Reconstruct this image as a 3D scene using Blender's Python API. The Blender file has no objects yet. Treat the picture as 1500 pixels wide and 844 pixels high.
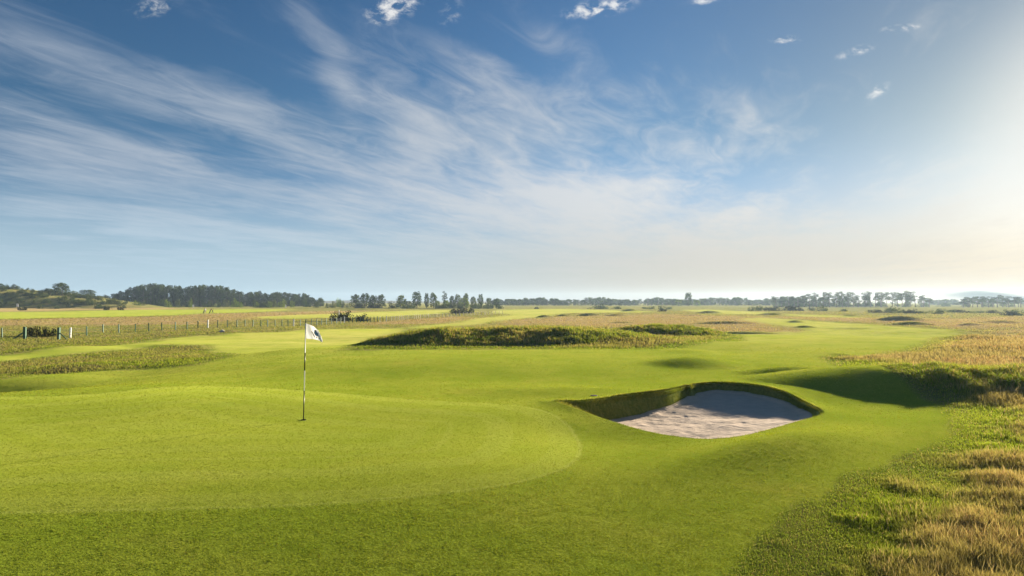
import bpy, bmesh, math, random
import numpy as np
from mathutils import Vector, Matrix
R = math.radians
rng = np.random.default_rng(7)
random.seed(7)
scene = bpy.context.scene
col = scene.collection

# ------------------------------------------------------------------ constants
CAM_Z = 2.6
HOR = 441.0            # row of the horizon in the 1500 x 844 photograph
FPX = 1000.0
SUN_AZ, SUN_EL = 44.0, 11.0      # degrees right of straight ahead, degrees up

# ------------------------------------------------------------------ numpy noise
def _hash(ix, iy, seed):
    h = (ix.astype(np.int64) * 374761393 + iy.astype(np.int64) * 668265263 + seed * 974634777) & 0xffffffff
    h = ((h ^ (h >> 13)) * 1274126177) & 0xffffffff
    return ((h ^ (h >> 16)) & 0xffff) / 65535.0

def vnoise(x, y, seed=0):
    x = np.asarray(x, float); y = np.asarray(y, float)
    ix = np.floor(x); iy = np.floor(y)
    fx = x - ix; fy = y - iy
    fx = fx * fx * (3 - 2 * fx); fy = fy * fy * (3 - 2 * fy)
    a = _hash(ix, iy, seed); b = _hash(ix + 1, iy, seed); c = _hash(ix, iy + 1, seed); d = _hash(ix + 1, iy + 1, seed)
    return (a + (b - a) * fx) + ((c + (d - c) * fx) - (a + (b - a) * fx)) * fy

def fbm(x, y, seed=0, oct=4):
    s = 0; a = 1; t = 0
    for k in range(oct):
        s = s + a * (vnoise(x * 2 ** k + 17.3 * k, y * 2 ** k - 9.1 * k, seed + k) - .5)
        t += a; a *= .5
    return s / t * 2

def sstep(a, b, x):
    t = np.clip((x - a) / (b - a), 0, 1)
    return t * t * (3 - 2 * t)

# ------------------------------------------------------------------ polygons
def poly_sd(px, py, P):
    """signed distance to polygon P, positive inside"""
    P = np.asarray(P, float)
    px = np.asarray(px, float); py = np.asarray(py, float)
    best = np.full(px.shape, 1e18); ins = np.zeros(px.shape, bool)
    n = len(P)
    for i in range(n):
        ax, ay = P[i]; bx, by = P[(i + 1) % n]
        dx, dy = bx - ax, by - ay
        L = dx * dx + dy * dy + 1e-12
        t = np.clip(((px - ax) * dx + (py - ay) * dy) / L, 0, 1)
        d = (px - ax - t * dx) ** 2 + (py - ay - t * dy) ** 2
        best = np.minimum(best, d)
        c = ((ay > py) != (by > py)) & (px < (bx - ax) * (py - ay) / (by - ay + 1e-18) + ax)
        ins ^= c
    d = np.sqrt(best)
    return np.where(ins, d, -d)

def catmull(P, k=12):
    P = np.asarray(P, float); n = len(P); out = []
    for i in range(n):
        p0, p1, p2, p3 = P[i - 1], P[i], P[(i + 1) % n], P[(i + 2) % n]
        for j in range(k):
            t = j / k
            out.append(.5 * ((2 * p1) + (-p0 + p2) * t + (2 * p0 - 5 * p1 + 4 * p2 - p3) * t * t + (-p0 + 3 * p1 - 3 * p2 + p3) * t ** 3))
    return np.array(out)

# ------------------------------------------------------------------ terrain
FAR_Z = -1.2
PLATEAU = np.array([(-24, -12), (-19, 6), (-15.2, 18), (-10.2, 21.2), (-6, 26), (-6, 36), (-2, 46), (10, 52), (24, 46), (32, 34), (40, 18), (40, -12)], float)
RIM_PX = [(812, 592), (850, 590.5), (900, 584), (940, 579), (974, 574.5), (990, 570.5), (1003, 566.8), (1010, 567), (1015, 565), (1050, 563), (1100, 567), (1150, 576), (1186, 588),
          (1204, 599), (1203, 606), (1180, 613), (1130, 628), (1090, 638), (1050, 641), (1010, 638), (960, 629), (900, 615), (845, 602)]

def flat(u, v, z=0.0):
    Y = (CAM_Z - z) * FPX / (v - HOR)
    return ((u - 750) / FPX * Y, Y)
RIM = catmull([flat(u, v) for u, v in RIM_PX], 8)

MOUNDS = []   # x, y, lx, ly, rot, h, power
def mound(x, y, lx, ly, h, rot=0, p=2.0): MOUNDS.append((x, y, lx, ly, R(rot), h, p))
def mound_px(u0, u1, vb, vc, depth, gz=FAR_Z, rot=0, p=2.0, k=1.0):
    Yb = (CAM_Z - gz) * FPX / (vb - HOR)
    Y = Yb + depth
    h = (CAM_Z - (vc - HOR) / FPX * Y) - gz
    x0 = (u0 - 750) / FPX * Yb; x1 = (u1 - 750) / FPX * Yb
    mound((x0 + x1) / 2, Y, (x1 - x0) / 2, depth, h * k, rot, p)

# the rough ridge behind the green
mound_px(500, 770, 508, 486, 5.2, -.15, 4, 1.5, .85)
mound_px(690, 1000, 507, 485.5, 5.0, -.15, -4, 1.5, .85)
mound_px(540, 985, 508, 486.5, 4.8, -.15, 0, 1.2)
mound_px(590, 690, 507, 486, 2.5, -.15, 3)
mound_px(770, 880, 507, 485, 2.5, -.15, -3)
mound_px(690, 780, 507, 487.5, 3.0, -.15, 0)
mound_px(884, 1085, 499, 482.5, 3.6, -.35, -3, 1.6)
mound_px(742, 822, 483, 476, 3, -.9)
# smooth swells
mound_px(960, 1125, 543, 524.5, 2.3, -.05, 0, 2.0, .92)
mound_px(975, 1075, 522, 514, 2.4, -.1)
mound_px(335, 450, 535, 517.5, 4.5, -.7, k=.32)
mound_px(-160, 130, 573, 552.5, 3.2, -1.0)
# bank of rough to the right of the bunker
mound(11.9, 21.6, 4.0, 2.7, .50, -14, 1.5)
mound(16.5, 20.6, 5.5, 2.8, .40, -12, 1.6)
mound(10.2, 24.4, 2.2, 1.4, .25, -8)
mound(7.6, 20.6, 2.4, 1.9, .06, -20, 1.5)
# far hummocks, ridges and bunker banks
for a in [(784, 813, 464, 460, 5), (814, 840, 462.6, 458.8, 6), (846, 887, 462, 457.4, 6), (885, 926, 462.6, 458.8, 6),
          (912, 944, 457.5, 452.8, 10), (887, 938, 473, 470, 3), (1004, 1133, 475.8, 470.6, 4), (1025, 1178, 488.3, 482.6, 2.5),
          (1157, 1190, 473.2, 469.2, 4), (1168, 1208, 481.2, 477.4, 3), (1025, 1070, 459.8, 455.6, 8), (1113, 1169, 462.8, 458.7, 7),
          (1240, 1275, 464, 460.6, 6), (1292, 1378, 472, 463.6, 6), (1308, 1394, 479, 472, 4.5), (1411, 1459, 480, 475, 4),
          (1446, 1520, 473.2, 468.6, 5), (1420, 1560, 506, 494, 4), (1312, 1364, 533, 527, 2), (1236, 1276, 532, 524.5, 1.9),
          (1192, 1250, 528, 522.5, 1.6), (760, 790, 467.5, 465.4, 5), (700, 760, 470, 468.6, 5), (630, 700, 458.5, 455.6, 10), (480, 560, 455, 452.5, 10),
          (960, 1000, 466, 463.6, 6), (995, 1040, 463.5, 461, 6), (1210, 1300, 483, 480, 4), (1250, 1330, 501, 497, 4), (1220, 1290, 510, 506, 3),
          (300, 360, 488, 484, 3), (-60, 120, 517, 503, 5), (100, 300, 508, 499, 5), (-40, 130, 548, 534, 3)]:
    zz = FAR_Z if a[2] < 500 else (-.25 if a[0] > 900 else -.95)
    mound_px(a[0], a[1], a[2], a[3], a[4] * (.55 if a[2] < 495 else 1), zz, k=.88)
# bunker edge on the right: long low bank
mound_px(1232, 1332, 492.5, 486.5, 2.6, -.8)
mound_px(1342, 1424, 494.5, 489.8, 2.4, -.8)
# the dune on the far left
mound(-350, 405, 118, 58, 13.0, 3, 1.1)
mound(-262, 385, 46, 30, 6.0, 3, 1.3)
mound(-215, 360, 30, 14, 2.0, 0, 1.3)

def base_h(x, y):
    d = poly_sd(x, y, PLATEAU)
    fall = 8.0 + 15 * sstep(17, 32, y) + 10 * sstep(5, 15, x)
    s = sstep(-1, 0, d / fall)
    r = np.hypot(x, y)
    z = FAR_Z + (-FAR_Z) * s
    # broad swells of the links, larger further out
    z = z + fbm(x / 14, y / 14, 3, 2) * .16 * sstep(20, 45, r) * sstep(700, 250, r)
    z = z + fbm(x / 8.5, y / 6.0, 13, 2) * .13 * sstep(24, 40, r) * sstep(180, 90, r)
    z = z + fbm(x / 55, y / 55, 11, 2) * .35 * sstep(60, 160, r) * sstep(900, 300, r)
    # the green: gentle tilts and swales
    near = sstep(60, 30, r)
    z = z + near * (-.09 * np.exp(-((y - 23.5) / 2.6) ** 2) * sstep(-13, -9, x) * sstep(9, 3, x)
                    + .10 * np.exp(-(((x + 3) / 6) ** 2 + ((y - 29.5) / 3.5) ** 2))
                    - .22 * sstep(10.8, 5.0, y) * sstep(12, 3, x)
                    + .16 * np.exp(-(((x + 9) / 5) ** 2 + ((y - 17.5) / 3.0) ** 2))
                    + .05 * np.exp(-(((x + 1) / 3.5) ** 2 + ((y - 16.5) / 1.5) ** 2))
                    + .27 * np.exp(-((((x - 4.9) * .8 + (y - 12.0) * .6) / 2.4) ** 2 + ((-(x - 4.9) * .6 + (y - 12.0) * .8) / .85) ** 2))
                    + .10 * np.exp(-(((x - 1.6) / 2.2) ** 2 + ((y - 19.6) / 1.2) ** 2))
                    - .14 * np.exp(-(((x - 1.6) / 1.5) ** 2 + ((y - 13.4) / 1.6) ** 2))
                    - .55 * np.exp(-(((x + 20.5) / 4.5) ** 2 + ((y - 25) / 3.2) ** 2))
                    - .14 * np.exp(-(((x - 9.6) / 2.4) ** 2 + ((y - 17.4) / 1.9) ** 2))
                    + fbm(x / 5, y / 5, 21, 2) * .05)
    return z

def h_nobunker(x, y):
    x = np.asarray(x, float); y = np.asarray(y, float)
    z = base_h(x, y)
    acc = np.zeros(x.shape)
    for (mx, my, lx, ly, rot, h, p) in MOUNDS:
        c, s = math.cos(rot), math.sin(rot)
        dx, dy = x - mx, y - my
        a = (dx * c + dy * s) / (lx * 1.18); b = (-dx * s + dy * c) / (ly * 1.18)
        q = a * a + b * b
        m = q < 1
        if m.any():
            f = np.zeros(x.shape)
            f[m] = h * (1 - q[m]) ** p
            acc = np.maximum(acc, f) + np.minimum(acc, f) * .12
    rough = 1 + .22 * fbm(x / 1.9, y / 1.9, 31, 3) * sstep(.25, .7, acc) * sstep(60, 40, y)
    return z + acc * rough

def rim_sd(x, y):
    d = np.full(np.shape(x), -9.0)
    m = (x > 0) & (x < 9) & (y > 12) & (y < 22.5)
    if m.any(): d[m] = poly_sd(x[m], y[m], RIM)
    return d

def wall_w(x, y):   # run of the wall: steep at the back, rolled over at the front
    return .20 + .45 * sstep(17.0, 14.0, y - .25 * (x - 4))

def sand_z(x, y):
    z = -.56 + .060 * np.clip(x - 3.4, 0, 5) + .045 * np.maximum(18 - y, 0) + .05 * np.maximum(y - 18, 0)
    return z

def H(x, y):
    x = np.asarray(x, float); y = np.asarray(y, float)
    z = h_nobunker(x, y)
    d = rim_sd(x, y)
    m = d > -1
    if m.any():
        # small lip roll towards the rim, then down to below the sand
        w = wall_w(x, y)
        t = np.clip(d / w, 0, 1)
        t = t ** 1.25
        floor = sand_z(x, y) - .08
        z = np.where(d > 0, z + (floor - z) * t, z + .05 * np.exp(-(d / .4) ** 2) * (d > -2) * sstep(15, 17, y))
    return z

def H1(x, y): return float(H(np.array([x]), np.array([y]))[0])

def normal_at(x, y, e=.15):
    zx = (H(x + e, y) - H(x - e, y)) / (2 * e); zy = (H(x, y + e) - H(x, y - e)) / (2 * e)
    n = np.stack([-zx, -zy, np.ones_like(zx)], 1)
    return n / np.linalg.norm(n, axis=1)[:, None]

def ray_ground(P):
    """points of the smooth ground under a list of view directions (used once, to lay out mowing lines)"""
    out = []
    for u, v in P:
        dx, dz = (u - 750) / FPX, (HOR - v) / FPX
        Y = np.geomspace(4, 2400, 1500)
        z = base_h(dx * Y, Y)
        below = np.nonzero(CAM_Z + dz * Y < z)[0]
        y = Y[below[0]] if len(below) else 1500.0
        out.append((dx * y, y))
    return np.array(out)

LIME_PX = [
 [(-300, 566), (0, 562), (100, 551), (200, 543), (290, 535), (345, 521), (312, 506), (225, 509), (150, 515), (70, 522), (0, 529), (-200, 538), (-200, 530), (0, 522), (70, 516), (150, 509), (212, 502),
  (245, 496), (320, 491), (440, 484), (480, 482), (590, 480.5), (585, 487), (540, 499), (498, 514), (560, 513), (700, 512), (900, 512), (985, 511), (1080, 499), (1060, 490), (1120, 487), (1180, 484), (1130, 475),
  (1090, 468), (1120, 465.5), (1160, 468), (1250, 474), (1300, 478), (1390, 483), (1420, 489), (1405, 494), (1370, 501), (1340, 512), (1270, 520), (1200, 523), (1240, 541), (1290, 558), (1340, 579), (1385, 595),
  (1405, 612), (1400, 640), (1335, 668), (1258, 698), (1195, 735), (1125, 800), (1040, 900), (1040, 1500), (-300, 1500)],
 [(-200, 458), (0, 457.5), (130, 455.5), (260, 453.8), (420, 453.2), (420, 454.6), (300, 459), (240, 462), (130, 465), (0, 467.5), (-200, 470)],
 [(370, 466.3), (400, 463), (478, 460), (560, 456.5), (640, 454.5), (700, 456), (640, 460), (560, 465), (480, 465.8)],
 [(600, 478.5), (660, 474), (700, 466), (745, 461), (720, 458), (740, 454), (850, 453.2), (900, 455), (960, 457), (840, 459), (800, 464), (735, 470), (690, 476), (620, 481)],
 [(1000, 454.2), (1060, 454.2), (1120, 457.7), (1180, 461), (1250, 463), (1250, 465.2), (1170, 463.5), (1110, 460.5), (1030, 458)],
]
BROWN_PX = [
 [(-200, 471), (0, 469), (240, 464), (300, 460), (480, 456), (560, 455), (480, 460), (370, 467), (300, 476), (100, 476), (-200, 481)],
 [(-200, 452.5), (0, 451.5), (260, 451), (260, 453.2), (0, 456.5), (-200, 457)],
 [(520, 476), (560, 471), (600, 467), (660, 463.5), (700, 465.5), (650, 474)],
 [(735, 471), (800, 465), (960, 459.5), (1090, 463.5), (1125, 468), (1130, 478), (1180, 487), (1080, 488), (960, 482), (900, 480), (820, 476), (745, 477)],
 [(1080, 464), (1250, 465), (1300, 467), (1520, 463), (1520, 481), (1400, 482), (1290, 473)],
 [(1250, 519), (1345, 513), (1380, 502), (1420, 492), (1500, 482), (1700, 482), (1700, 610), (1500, 572), (1400, 548), (1330, 538)],
]
GREEN_PX = [(850, 655), (836, 680), (780, 702), (700, 717), (600, 728), (470, 739), (300, 745), (0, 752), (-400, 765), (-400, 582), (0, 582), (290, 566), (450, 573), (600, 586), (720, 592), (790, 601), (832, 624)]
LIME = [catmull(ray_ground(P), 5) if i else ray_ground(P) for i, P in enumerate(LIME_PX)]
BROWN = [ray_ground(P) for P in BROWN_PX]
GREEN = catmull(ray_ground(GREEN_PX), 6)

def zones(x, y):
    r = np.hypot(x, y)
    jx = x + fbm(x / (.02 * r + .4), y / (.05 * r + .4), 41, 3) * (.008 * r + .12)
    jy = y + fbm(x / (.02 * r + .4), y / (.05 * r + .4), 51, 3) * (.012 * r + .12 + .016 * np.clip(r - 24, 0, 120))
    lime = np.zeros(x.shape); brown = np.zeros(x.shape)
    for i, P in enumerate(LIME):
        w = .006 * r + .12 + .018 * np.clip(r - 24, 0, 120)
        lime = np.maximum(lime, sstep(-1, 1, poly_sd(jx, jy, P) / w) * (1 if i == 0 else .88))
    lime = lime * (1 - .22 * sstep(45, 150, r))
    for P in BROWN:
        w = .03 * r + .3
        brown = np.maximum(brown, sstep(-1, 1, poly_sd(jx, jy, P) / w))
    green = sstep(-.05, .05, poly_sd(x, y, GREEN))
    return lime, brown, green

# ------------------------------------------------------------------ helpers for objects
def tag(o, label=None, cat=None, group=None, kind=None):
    if label: o['label'] = label
    if cat: o['category'] = cat
    if group: o['group'] = group
    if kind: o['kind'] = kind
    return o

def link(name, me, parent=None, mat=None):
    o = bpy.data.objects.new(name, me)
    col.objects.link(o)
    if parent: o.parent = parent
    if mat is not None and not me.materials: me.materials.append(mat)
    return o

def empty(name, loc=(0, 0, 0), rz=0):
    o = bpy.data.objects.new(name, None)
    o.location = loc; o.rotation_euler = (0, 0, rz); o.empty_display_size = .3
    col.objects.link(o)
    return o

def np_mesh(name, V, F, colors=None, smooth=False):
    """V (n,3), F (m,k) with constant k"""
    me = bpy.data.meshes.new(name)
    V = np.ascontiguousarray(V, dtype=np.float32); F = np.ascontiguousarray(F, dtype=np.int32)
    k = F.shape[1]
    me.vertices.add(len(V)); me.vertices.foreach_set('co', V.ravel())
    me.loops.add(F.size); me.loops.foreach_set('vertex_index', F.ravel())
    me.polygons.add(len(F)); me.polygons.foreach_set('loop_start', np.arange(0, F.size, k, dtype=np.int32))
    if smooth: me.polygons.foreach_set('use_smooth', np.ones(len(F), bool))
    me.update(calc_edges=True)
    if colors is not None:
        a = me.color_attributes.new('tint', 'FLOAT_COLOR', 'POINT')
        C4 = np.ones((len(V), 4), np.float32); C4[:, :3] = colors
        a.data.foreach_set('color', C4.ravel())
    return me

class BM:
    def __init__(s): s.b = bmesh.new()
    def box(s, c, d, rz=0, mi=0, bev=0, rot=None):
        m = Matrix.Translation(c) @ (rot or Matrix.Rotation(rz, 4, 'Z')) @ Matrix.Diagonal((*d, 1))
        r = bmesh.ops.create_cube(s.b, size=1, matrix=m)
        fs = {f for v in r['verts'] for f in v.link_faces}
        for f in fs: f.material_index = mi
        if bev:
            es = list({e for f in fs for e in f.edges})
            n = bmesh.ops.bevel(s.b, geom=es, offset=bev, segments=1, affect='EDGES')
            for f in n['faces']: f.material_index = mi
        return s
    def tube(s, pts, rad, seg=8, mi=0, caps=True):
        pts = [Vector(p) for p in pts]; rings = []
        rad = rad if hasattr(rad, '__len__') else [rad] * len(pts)
        for i, p in enumerate(pts):
            d = (pts[min(i + 1, len(pts) - 1)] - pts[max(i - 1, 0)]).normalized()
            a = d.orthogonal().normalized() if abs(d.z) < .9 else d.cross(Vector((1, 0, 0))).normalized()
            b = d.cross(a).normalized()
            rings.append([s.b.verts.new(p + (a * math.cos(t) + b * math.sin(t)) * rad[i]) for t in [2 * math.pi * k / seg for k in range(seg)]])
        for r0, r1 in zip(rings, rings[1:]):
            for k in range(seg):
                f = s.b.faces.new((r0[k], r0[(k + 1) % seg], r1[(k + 1) % seg], r1[k])); f.material_index = mi; f.smooth = True
        if caps:
            for r in (rings[0], rings[-1]):
                f = s.b.faces.new(r); f.material_index = mi
        return s
    def done(s, name, mats, parent=None):
        bmesh.ops.recalc_face_normals(s.b, faces=s.b.faces)
        me = bpy.data.meshes.new(name); s.b.to_mesh(me); s.b.free()
        for m in (mats if isinstance(mats, (list, tuple)) else [mats]): me.materials.append(m)
        return link(name, me, parent)

# ------------------------------------------------------------------ materials
def new_mat(name):
    m = bpy.data.materials.new(name); m.use_nodes = True
    nt = m.node_tree
    return m, nt, nt.nodes, nt.links, nt.nodes['Principled BSDF']

def N(nt, t, **kw):
    n = nt.nodes.new(t)
    for k, v in kw.items():
        if k == 'op': n.operation = v
        elif k.startswith('i'):
            n.inputs[int(k[1:])].default_value = v
        else: setattr(n, k, v)
    return n

def math_(nt, op, a, b=None, c=None, clamp=False):
    n = nt.nodes.new('ShaderNodeMath'); n.operation = op; n.use_clamp = clamp
    for i, s in enumerate((a, b, c)):
        if s is None: continue
        if isinstance(s, (int, float)): n.inputs[i].default_value = s
        else: nt.links.new(s, n.inputs[i])
    return n.outputs[0]

def mixc(nt, f, a, b, mode='MIX'):
    n = nt.nodes.new('ShaderNodeMix'); n.data_type = 'RGBA'; n.blend_type = mode
    for s, i in ((f, 0), (a, 6), (b, 7)):
        if isinstance(s, (int, float)): n.inputs[i].default_value = s
        elif isinstance(s, tuple): n.inputs[i].default_value = (*s, 1)
        else: nt.links.new(s, n.inputs[i])
    return n.outputs[2]

def smap(nt, v, a, b, c=0.0, d=1.0):
    n = nt.nodes.new('ShaderNodeMapRange'); n.interpolation_type = 'SMOOTHSTEP'
    nt.links.new(v, n.inputs[0])
    for i, q in enumerate((a, b, c, d)): n.inputs[1 + i].default_value = q
    return n.outputs[0]

def noise(nt, vec, scale, detail=3, rough=.55, dist=0, sx=None):
    n = nt.nodes.new('ShaderNodeTexNoise')
    n.inputs['Scale'].default_value = scale; n.inputs['Detail'].default_value = detail
    n.inputs['Roughness'].default_value = rough; n.inputs['Distortion'].default_value = dist
    if sx:
        m = nt.nodes.new('ShaderNodeMapping'); m.inputs['Scale'].default_value = sx
        nt.links.new(vec, m.inputs[0]); vec = m.outputs[0]
    nt.links.new(vec, n.inputs['Vector'])
    return n.outputs['Fac']

def plain(name, rgb, rough=.6, var=.12, scale=8, metal=0):
    m, nt, ns, lk, p = new_mat(name)
    tc = N(nt, 'ShaderNodeTexCoord')
    f = noise(nt, tc.outputs['Object'], scale, 4)
    c = mixc(nt, f, tuple(min(1, v * (1 - var * 2)) for v in rgb), tuple(min(1, v * (1 + var)) for v in rgb))
    lk.new(c, p.inputs['Base Color']); p.inputs['Roughness'].default_value = rough; p.inputs['Metallic'].default_value = metal
    return m

def leaf_mat(name, rgb, rgb2, trans=.35, rand=.35, use_tint=True):
    m, nt, ns, lk, p = new_mat(name)
    ns.remove(p)
    oi = N(nt, 'ShaderNodeObjectInfo')
    c = mixc(nt, oi.outputs['Random'], rgb, rgb2)
    if use_tint:
        at = N(nt, 'ShaderNodeAttribute', attribute_name='tint')
        c = mixc(nt, 1.0, c, at.outputs['Color'], 'MULTIPLY')
    d = N(nt, 'ShaderNodeBsdfDiffuse'); t = N(nt, 'ShaderNodeBsdfTranslucent'); mx = N(nt, 'ShaderNodeMixShader')
    lk.new(c, d.inputs[0])
    ct = mixc(nt, 1.0, c, (1.25, 1.15, .55), 'MULTIPLY'); lk.new(ct, t.inputs[0])
    mx.inputs[0].default_value = trans
    lk.new(d.outputs[0], mx.inputs[1]); lk.new(t.outputs[0], mx.inputs[2])
    lk.new(mx.outputs[0], ns['Material Output'].inputs[0])
    return m

def blade_mat(name, trans=.45):
    m, nt, ns, lk, p = new_mat(name)
    ns.remove(p)
    at = N(nt, 'ShaderNodeAttribute', attribute_name='tint')
    d = N(nt, 'ShaderNodeBsdfDiffuse'); t = N(nt, 'ShaderNodeBsdfTranslucent'); mx = N(nt, 'ShaderNodeMixShader')
    lk.new(at.outputs['Color'], d.inputs[0])
    ct = mixc(nt, 1.0, at.outputs['Color'], (1.2, 1.15, .6), 'MULTIPLY'); lk.new(ct, t.inputs[0])
    mx.inputs[0].default_value = trans
    lk.new(d.outputs[0], mx.inputs[1]); lk.new(t.outputs[0], mx.inputs[2])
    lk.new(mx.outputs[0], ns['Material Output'].inputs[0])
    return m

LIME_A, LIME_B = (.140, .188, .016), (.215, .238, .030)
ROUGH_A, ROUGH_B = (.085, .105, .022), (.185, .155, .060)
BROWN_A, BROWN_B = (.228, .158, .088), (.195, .165, .060)

def ground_mat():
    m, nt, ns, lk, p = new_mat('turf_ground')
    tc = N(nt, 'ShaderNodeTexCoord'); V = tc.outputs['Object']
    z = N(nt, 'ShaderNodeAttribute', attribute_name='zone')
    sp = N(nt, 'ShaderNodeSeparateColor'); lk.new(z.outputs['Color'], sp.inputs[0])
    wl = N(nt, 'ShaderNodeAttribute', attribute_name='wall')
    lime, brown, green = sp.outputs[0], sp.outputs[1], sp.outputs[2]
    big = noise(nt, V, .09, 3, .6); mid = noise(nt, V, .55, 4, .6); fine = noise(nt, V, 5, 5, .7)
    grain = noise(nt, V, 38, 3, .75)
    # mown turf
    cl = mixc(nt, smap(nt, math_(nt, 'ADD', math_(nt, 'MULTIPLY', big, .6), math_(nt, 'MULTIPLY', mid, .4)), .36, .66), LIME_A, LIME_B)
    cl = mixc(nt, smap(nt, noise(nt, V, .35, 4, .65, .4), .52, .78, 0, .5), cl, (.250, .225, .040))
    cl = mixc(nt, smap(nt, noise(nt, V, .8, 5, .7, .6), .52, .74, 0, .5), cl, (.100, .165, .014))
    cl = mixc(nt, smap(nt, fine, .40, .72, 0, .35), cl, (.105, .150, .010))
    # mowing lines across the green
    cg = mixc(nt, smap(nt, noise(nt, V, 1.2, 3, .5, 0, (.25, 2.2, 1)), .35, .7, 0, .45), (.180, .208, .024), (.222, .238, .036))
    cl = mixc(nt, math_(nt, 'MULTIPLY', green, .5), cl, cg)
    rg = N(nt, 'ShaderNodeAttribute', attribute_name='mow_line')
    cl = mixc(nt, rg.outputs['Fac'], cl, (.25, .275, .06))
    dr = N(nt, 'ShaderNodeAttribute', attribute_name='dry_sunlit')
    cl = mixc(nt, math_(nt, 'MULTIPLY', dr.outputs['Fac'], smap(nt, mid, .25, .6, .35, .8)), cl, (.285, .270, .075))  # paler with distance: drier fairway, plus sunlight on the middle slopes painted in
    # rough
    cr = mixc(nt, smap(nt, mid, .35, .65), ROUGH_A, ROUGH_B)
    cr = mixc(nt, smap(nt, fine, .45, .8, 0, .6), cr, (.05, .07, .015))
    cb = mixc(nt, smap(nt, mid, .35, .68), BROWN_A, BROWN_B)
    cb = mixc(nt, smap(nt, noise(nt, V, .12, 3), .5, .7, 0, .6), cb, (.15, .16, .03))
    c = mixc(nt, brown, cr, cb)
    c = mixc(nt, lime, c, cl)
    cw = mixc(nt, smap(nt, noise(nt, V, 14, 4, .7, 0, (1, 1, .3)), .35, .65), (.13, .17, .034), (.28, .28, .07))
    c = mixc(nt, wl.outputs['Fac'], c, cw)
    gr = smap(nt, grain, .25, .75, .72, 1.22)
    cc = N(nt, 'ShaderNodeVectorMath', op='SCALE'); lk.new(c, cc.inputs[0]); lk.new(gr, cc.inputs['Scale'])
    lk.new(cc.outputs[0], p.inputs['Base Color'])
    p.inputs['Roughness'].default_value = 1.0
    p.inputs['Specular IOR Level'].default_value = 0.0
    p.inputs['Sheen Weight'].default_value = .40
    p.inputs['Sheen Roughness'].default_value = .55
    sh = mixc(nt, .0, c, c)
    tint = N(nt, 'ShaderNodeVectorMath', op='SCALE'); lk.new(c, tint.inputs[0]); tint.inputs['Scale'].default_value = 2.3
    lk.new(tint.outputs[0], p.inputs['Sheen Tint'])
    hgt = math_(nt, 'ADD', math_(nt, 'MULTIPLY', fine, .6), math_(nt, 'MULTIPLY', grain, .4))
    hg2 = noise(nt, V, .9, 4, .65)
    bstr = math_(nt, 'SUBTRACT', 1.0, math_(nt, 'MULTIPLY', green, .5))
    b = N(nt, 'ShaderNodeBump'); lk.new(hgt, b.inputs['Height']); lk.new(math_(nt, 'MULTIPLY', bstr, .55), b.inputs['Strength']); b.inputs['Distance'].default_value = .06
    rb = math_(nt, 'SUBTRACT', 1.0, lime)
    b2 = N(nt, 'ShaderNodeBump'); lk.new(hg2, b2.inputs['Height']); b2.inputs['Distance'].default_value = .5
    lk.new(math_(nt, 'MULTIPLY', rb, .5), b2.inputs['Strength']); lk.new(b.outputs[0], b2.inputs['Normal'])
    lk.new(b2.outputs[0], p.inputs['Normal'])
    return m

def sand_mat():
    m, nt, ns, lk, p = new_mat('bunker_sand')
    V = N(nt, 'ShaderNodeTexCoord').outputs['Object']
    f = noise(nt, V, 3, 5, .7); g = noise(nt, V, 60, 3, .7)
    c = mixc(nt, smap(nt, f, .35, .7), (.60, .465, .36), (.50, .385, .29))
    c = mixc(nt, smap(nt, g, .3, .75, 0, .5), c, (.68, .57, .46))
    lk.new(c, p.inputs['Base Color']); p.inputs['Roughness'].default_value = .95; p.inputs['Specular IOR Level'].default_value = .1
    w = N(nt, 'ShaderNodeTexWave', wave_type='BANDS', bands_direction='DIAGONAL'); lk.new(V, w.inputs[0])
    w.inputs['Scale'].default_value = 3.2; w.inputs['Distortion'].default_value = 6; w.inputs['Detail'].default_value = 3
    hh = math_(nt, 'ADD', math_(nt, 'MULTIPLY', w.outputs['Fac'], .25), math_(nt, 'ADD', math_(nt, 'MULTIPLY', noise(nt, V, 9, 5, .7), .8), math_(nt, 'MULTIPLY', g, .25)))
    b = N(nt, 'ShaderNodeBump'); lk.new(hh, b.inputs['Height']); b.inputs['Strength'].default_value = .55; b.inputs['Distance'].default_value = .03
    lk.new(b.outputs[0], p.inputs['Normal'])
    return m

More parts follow.
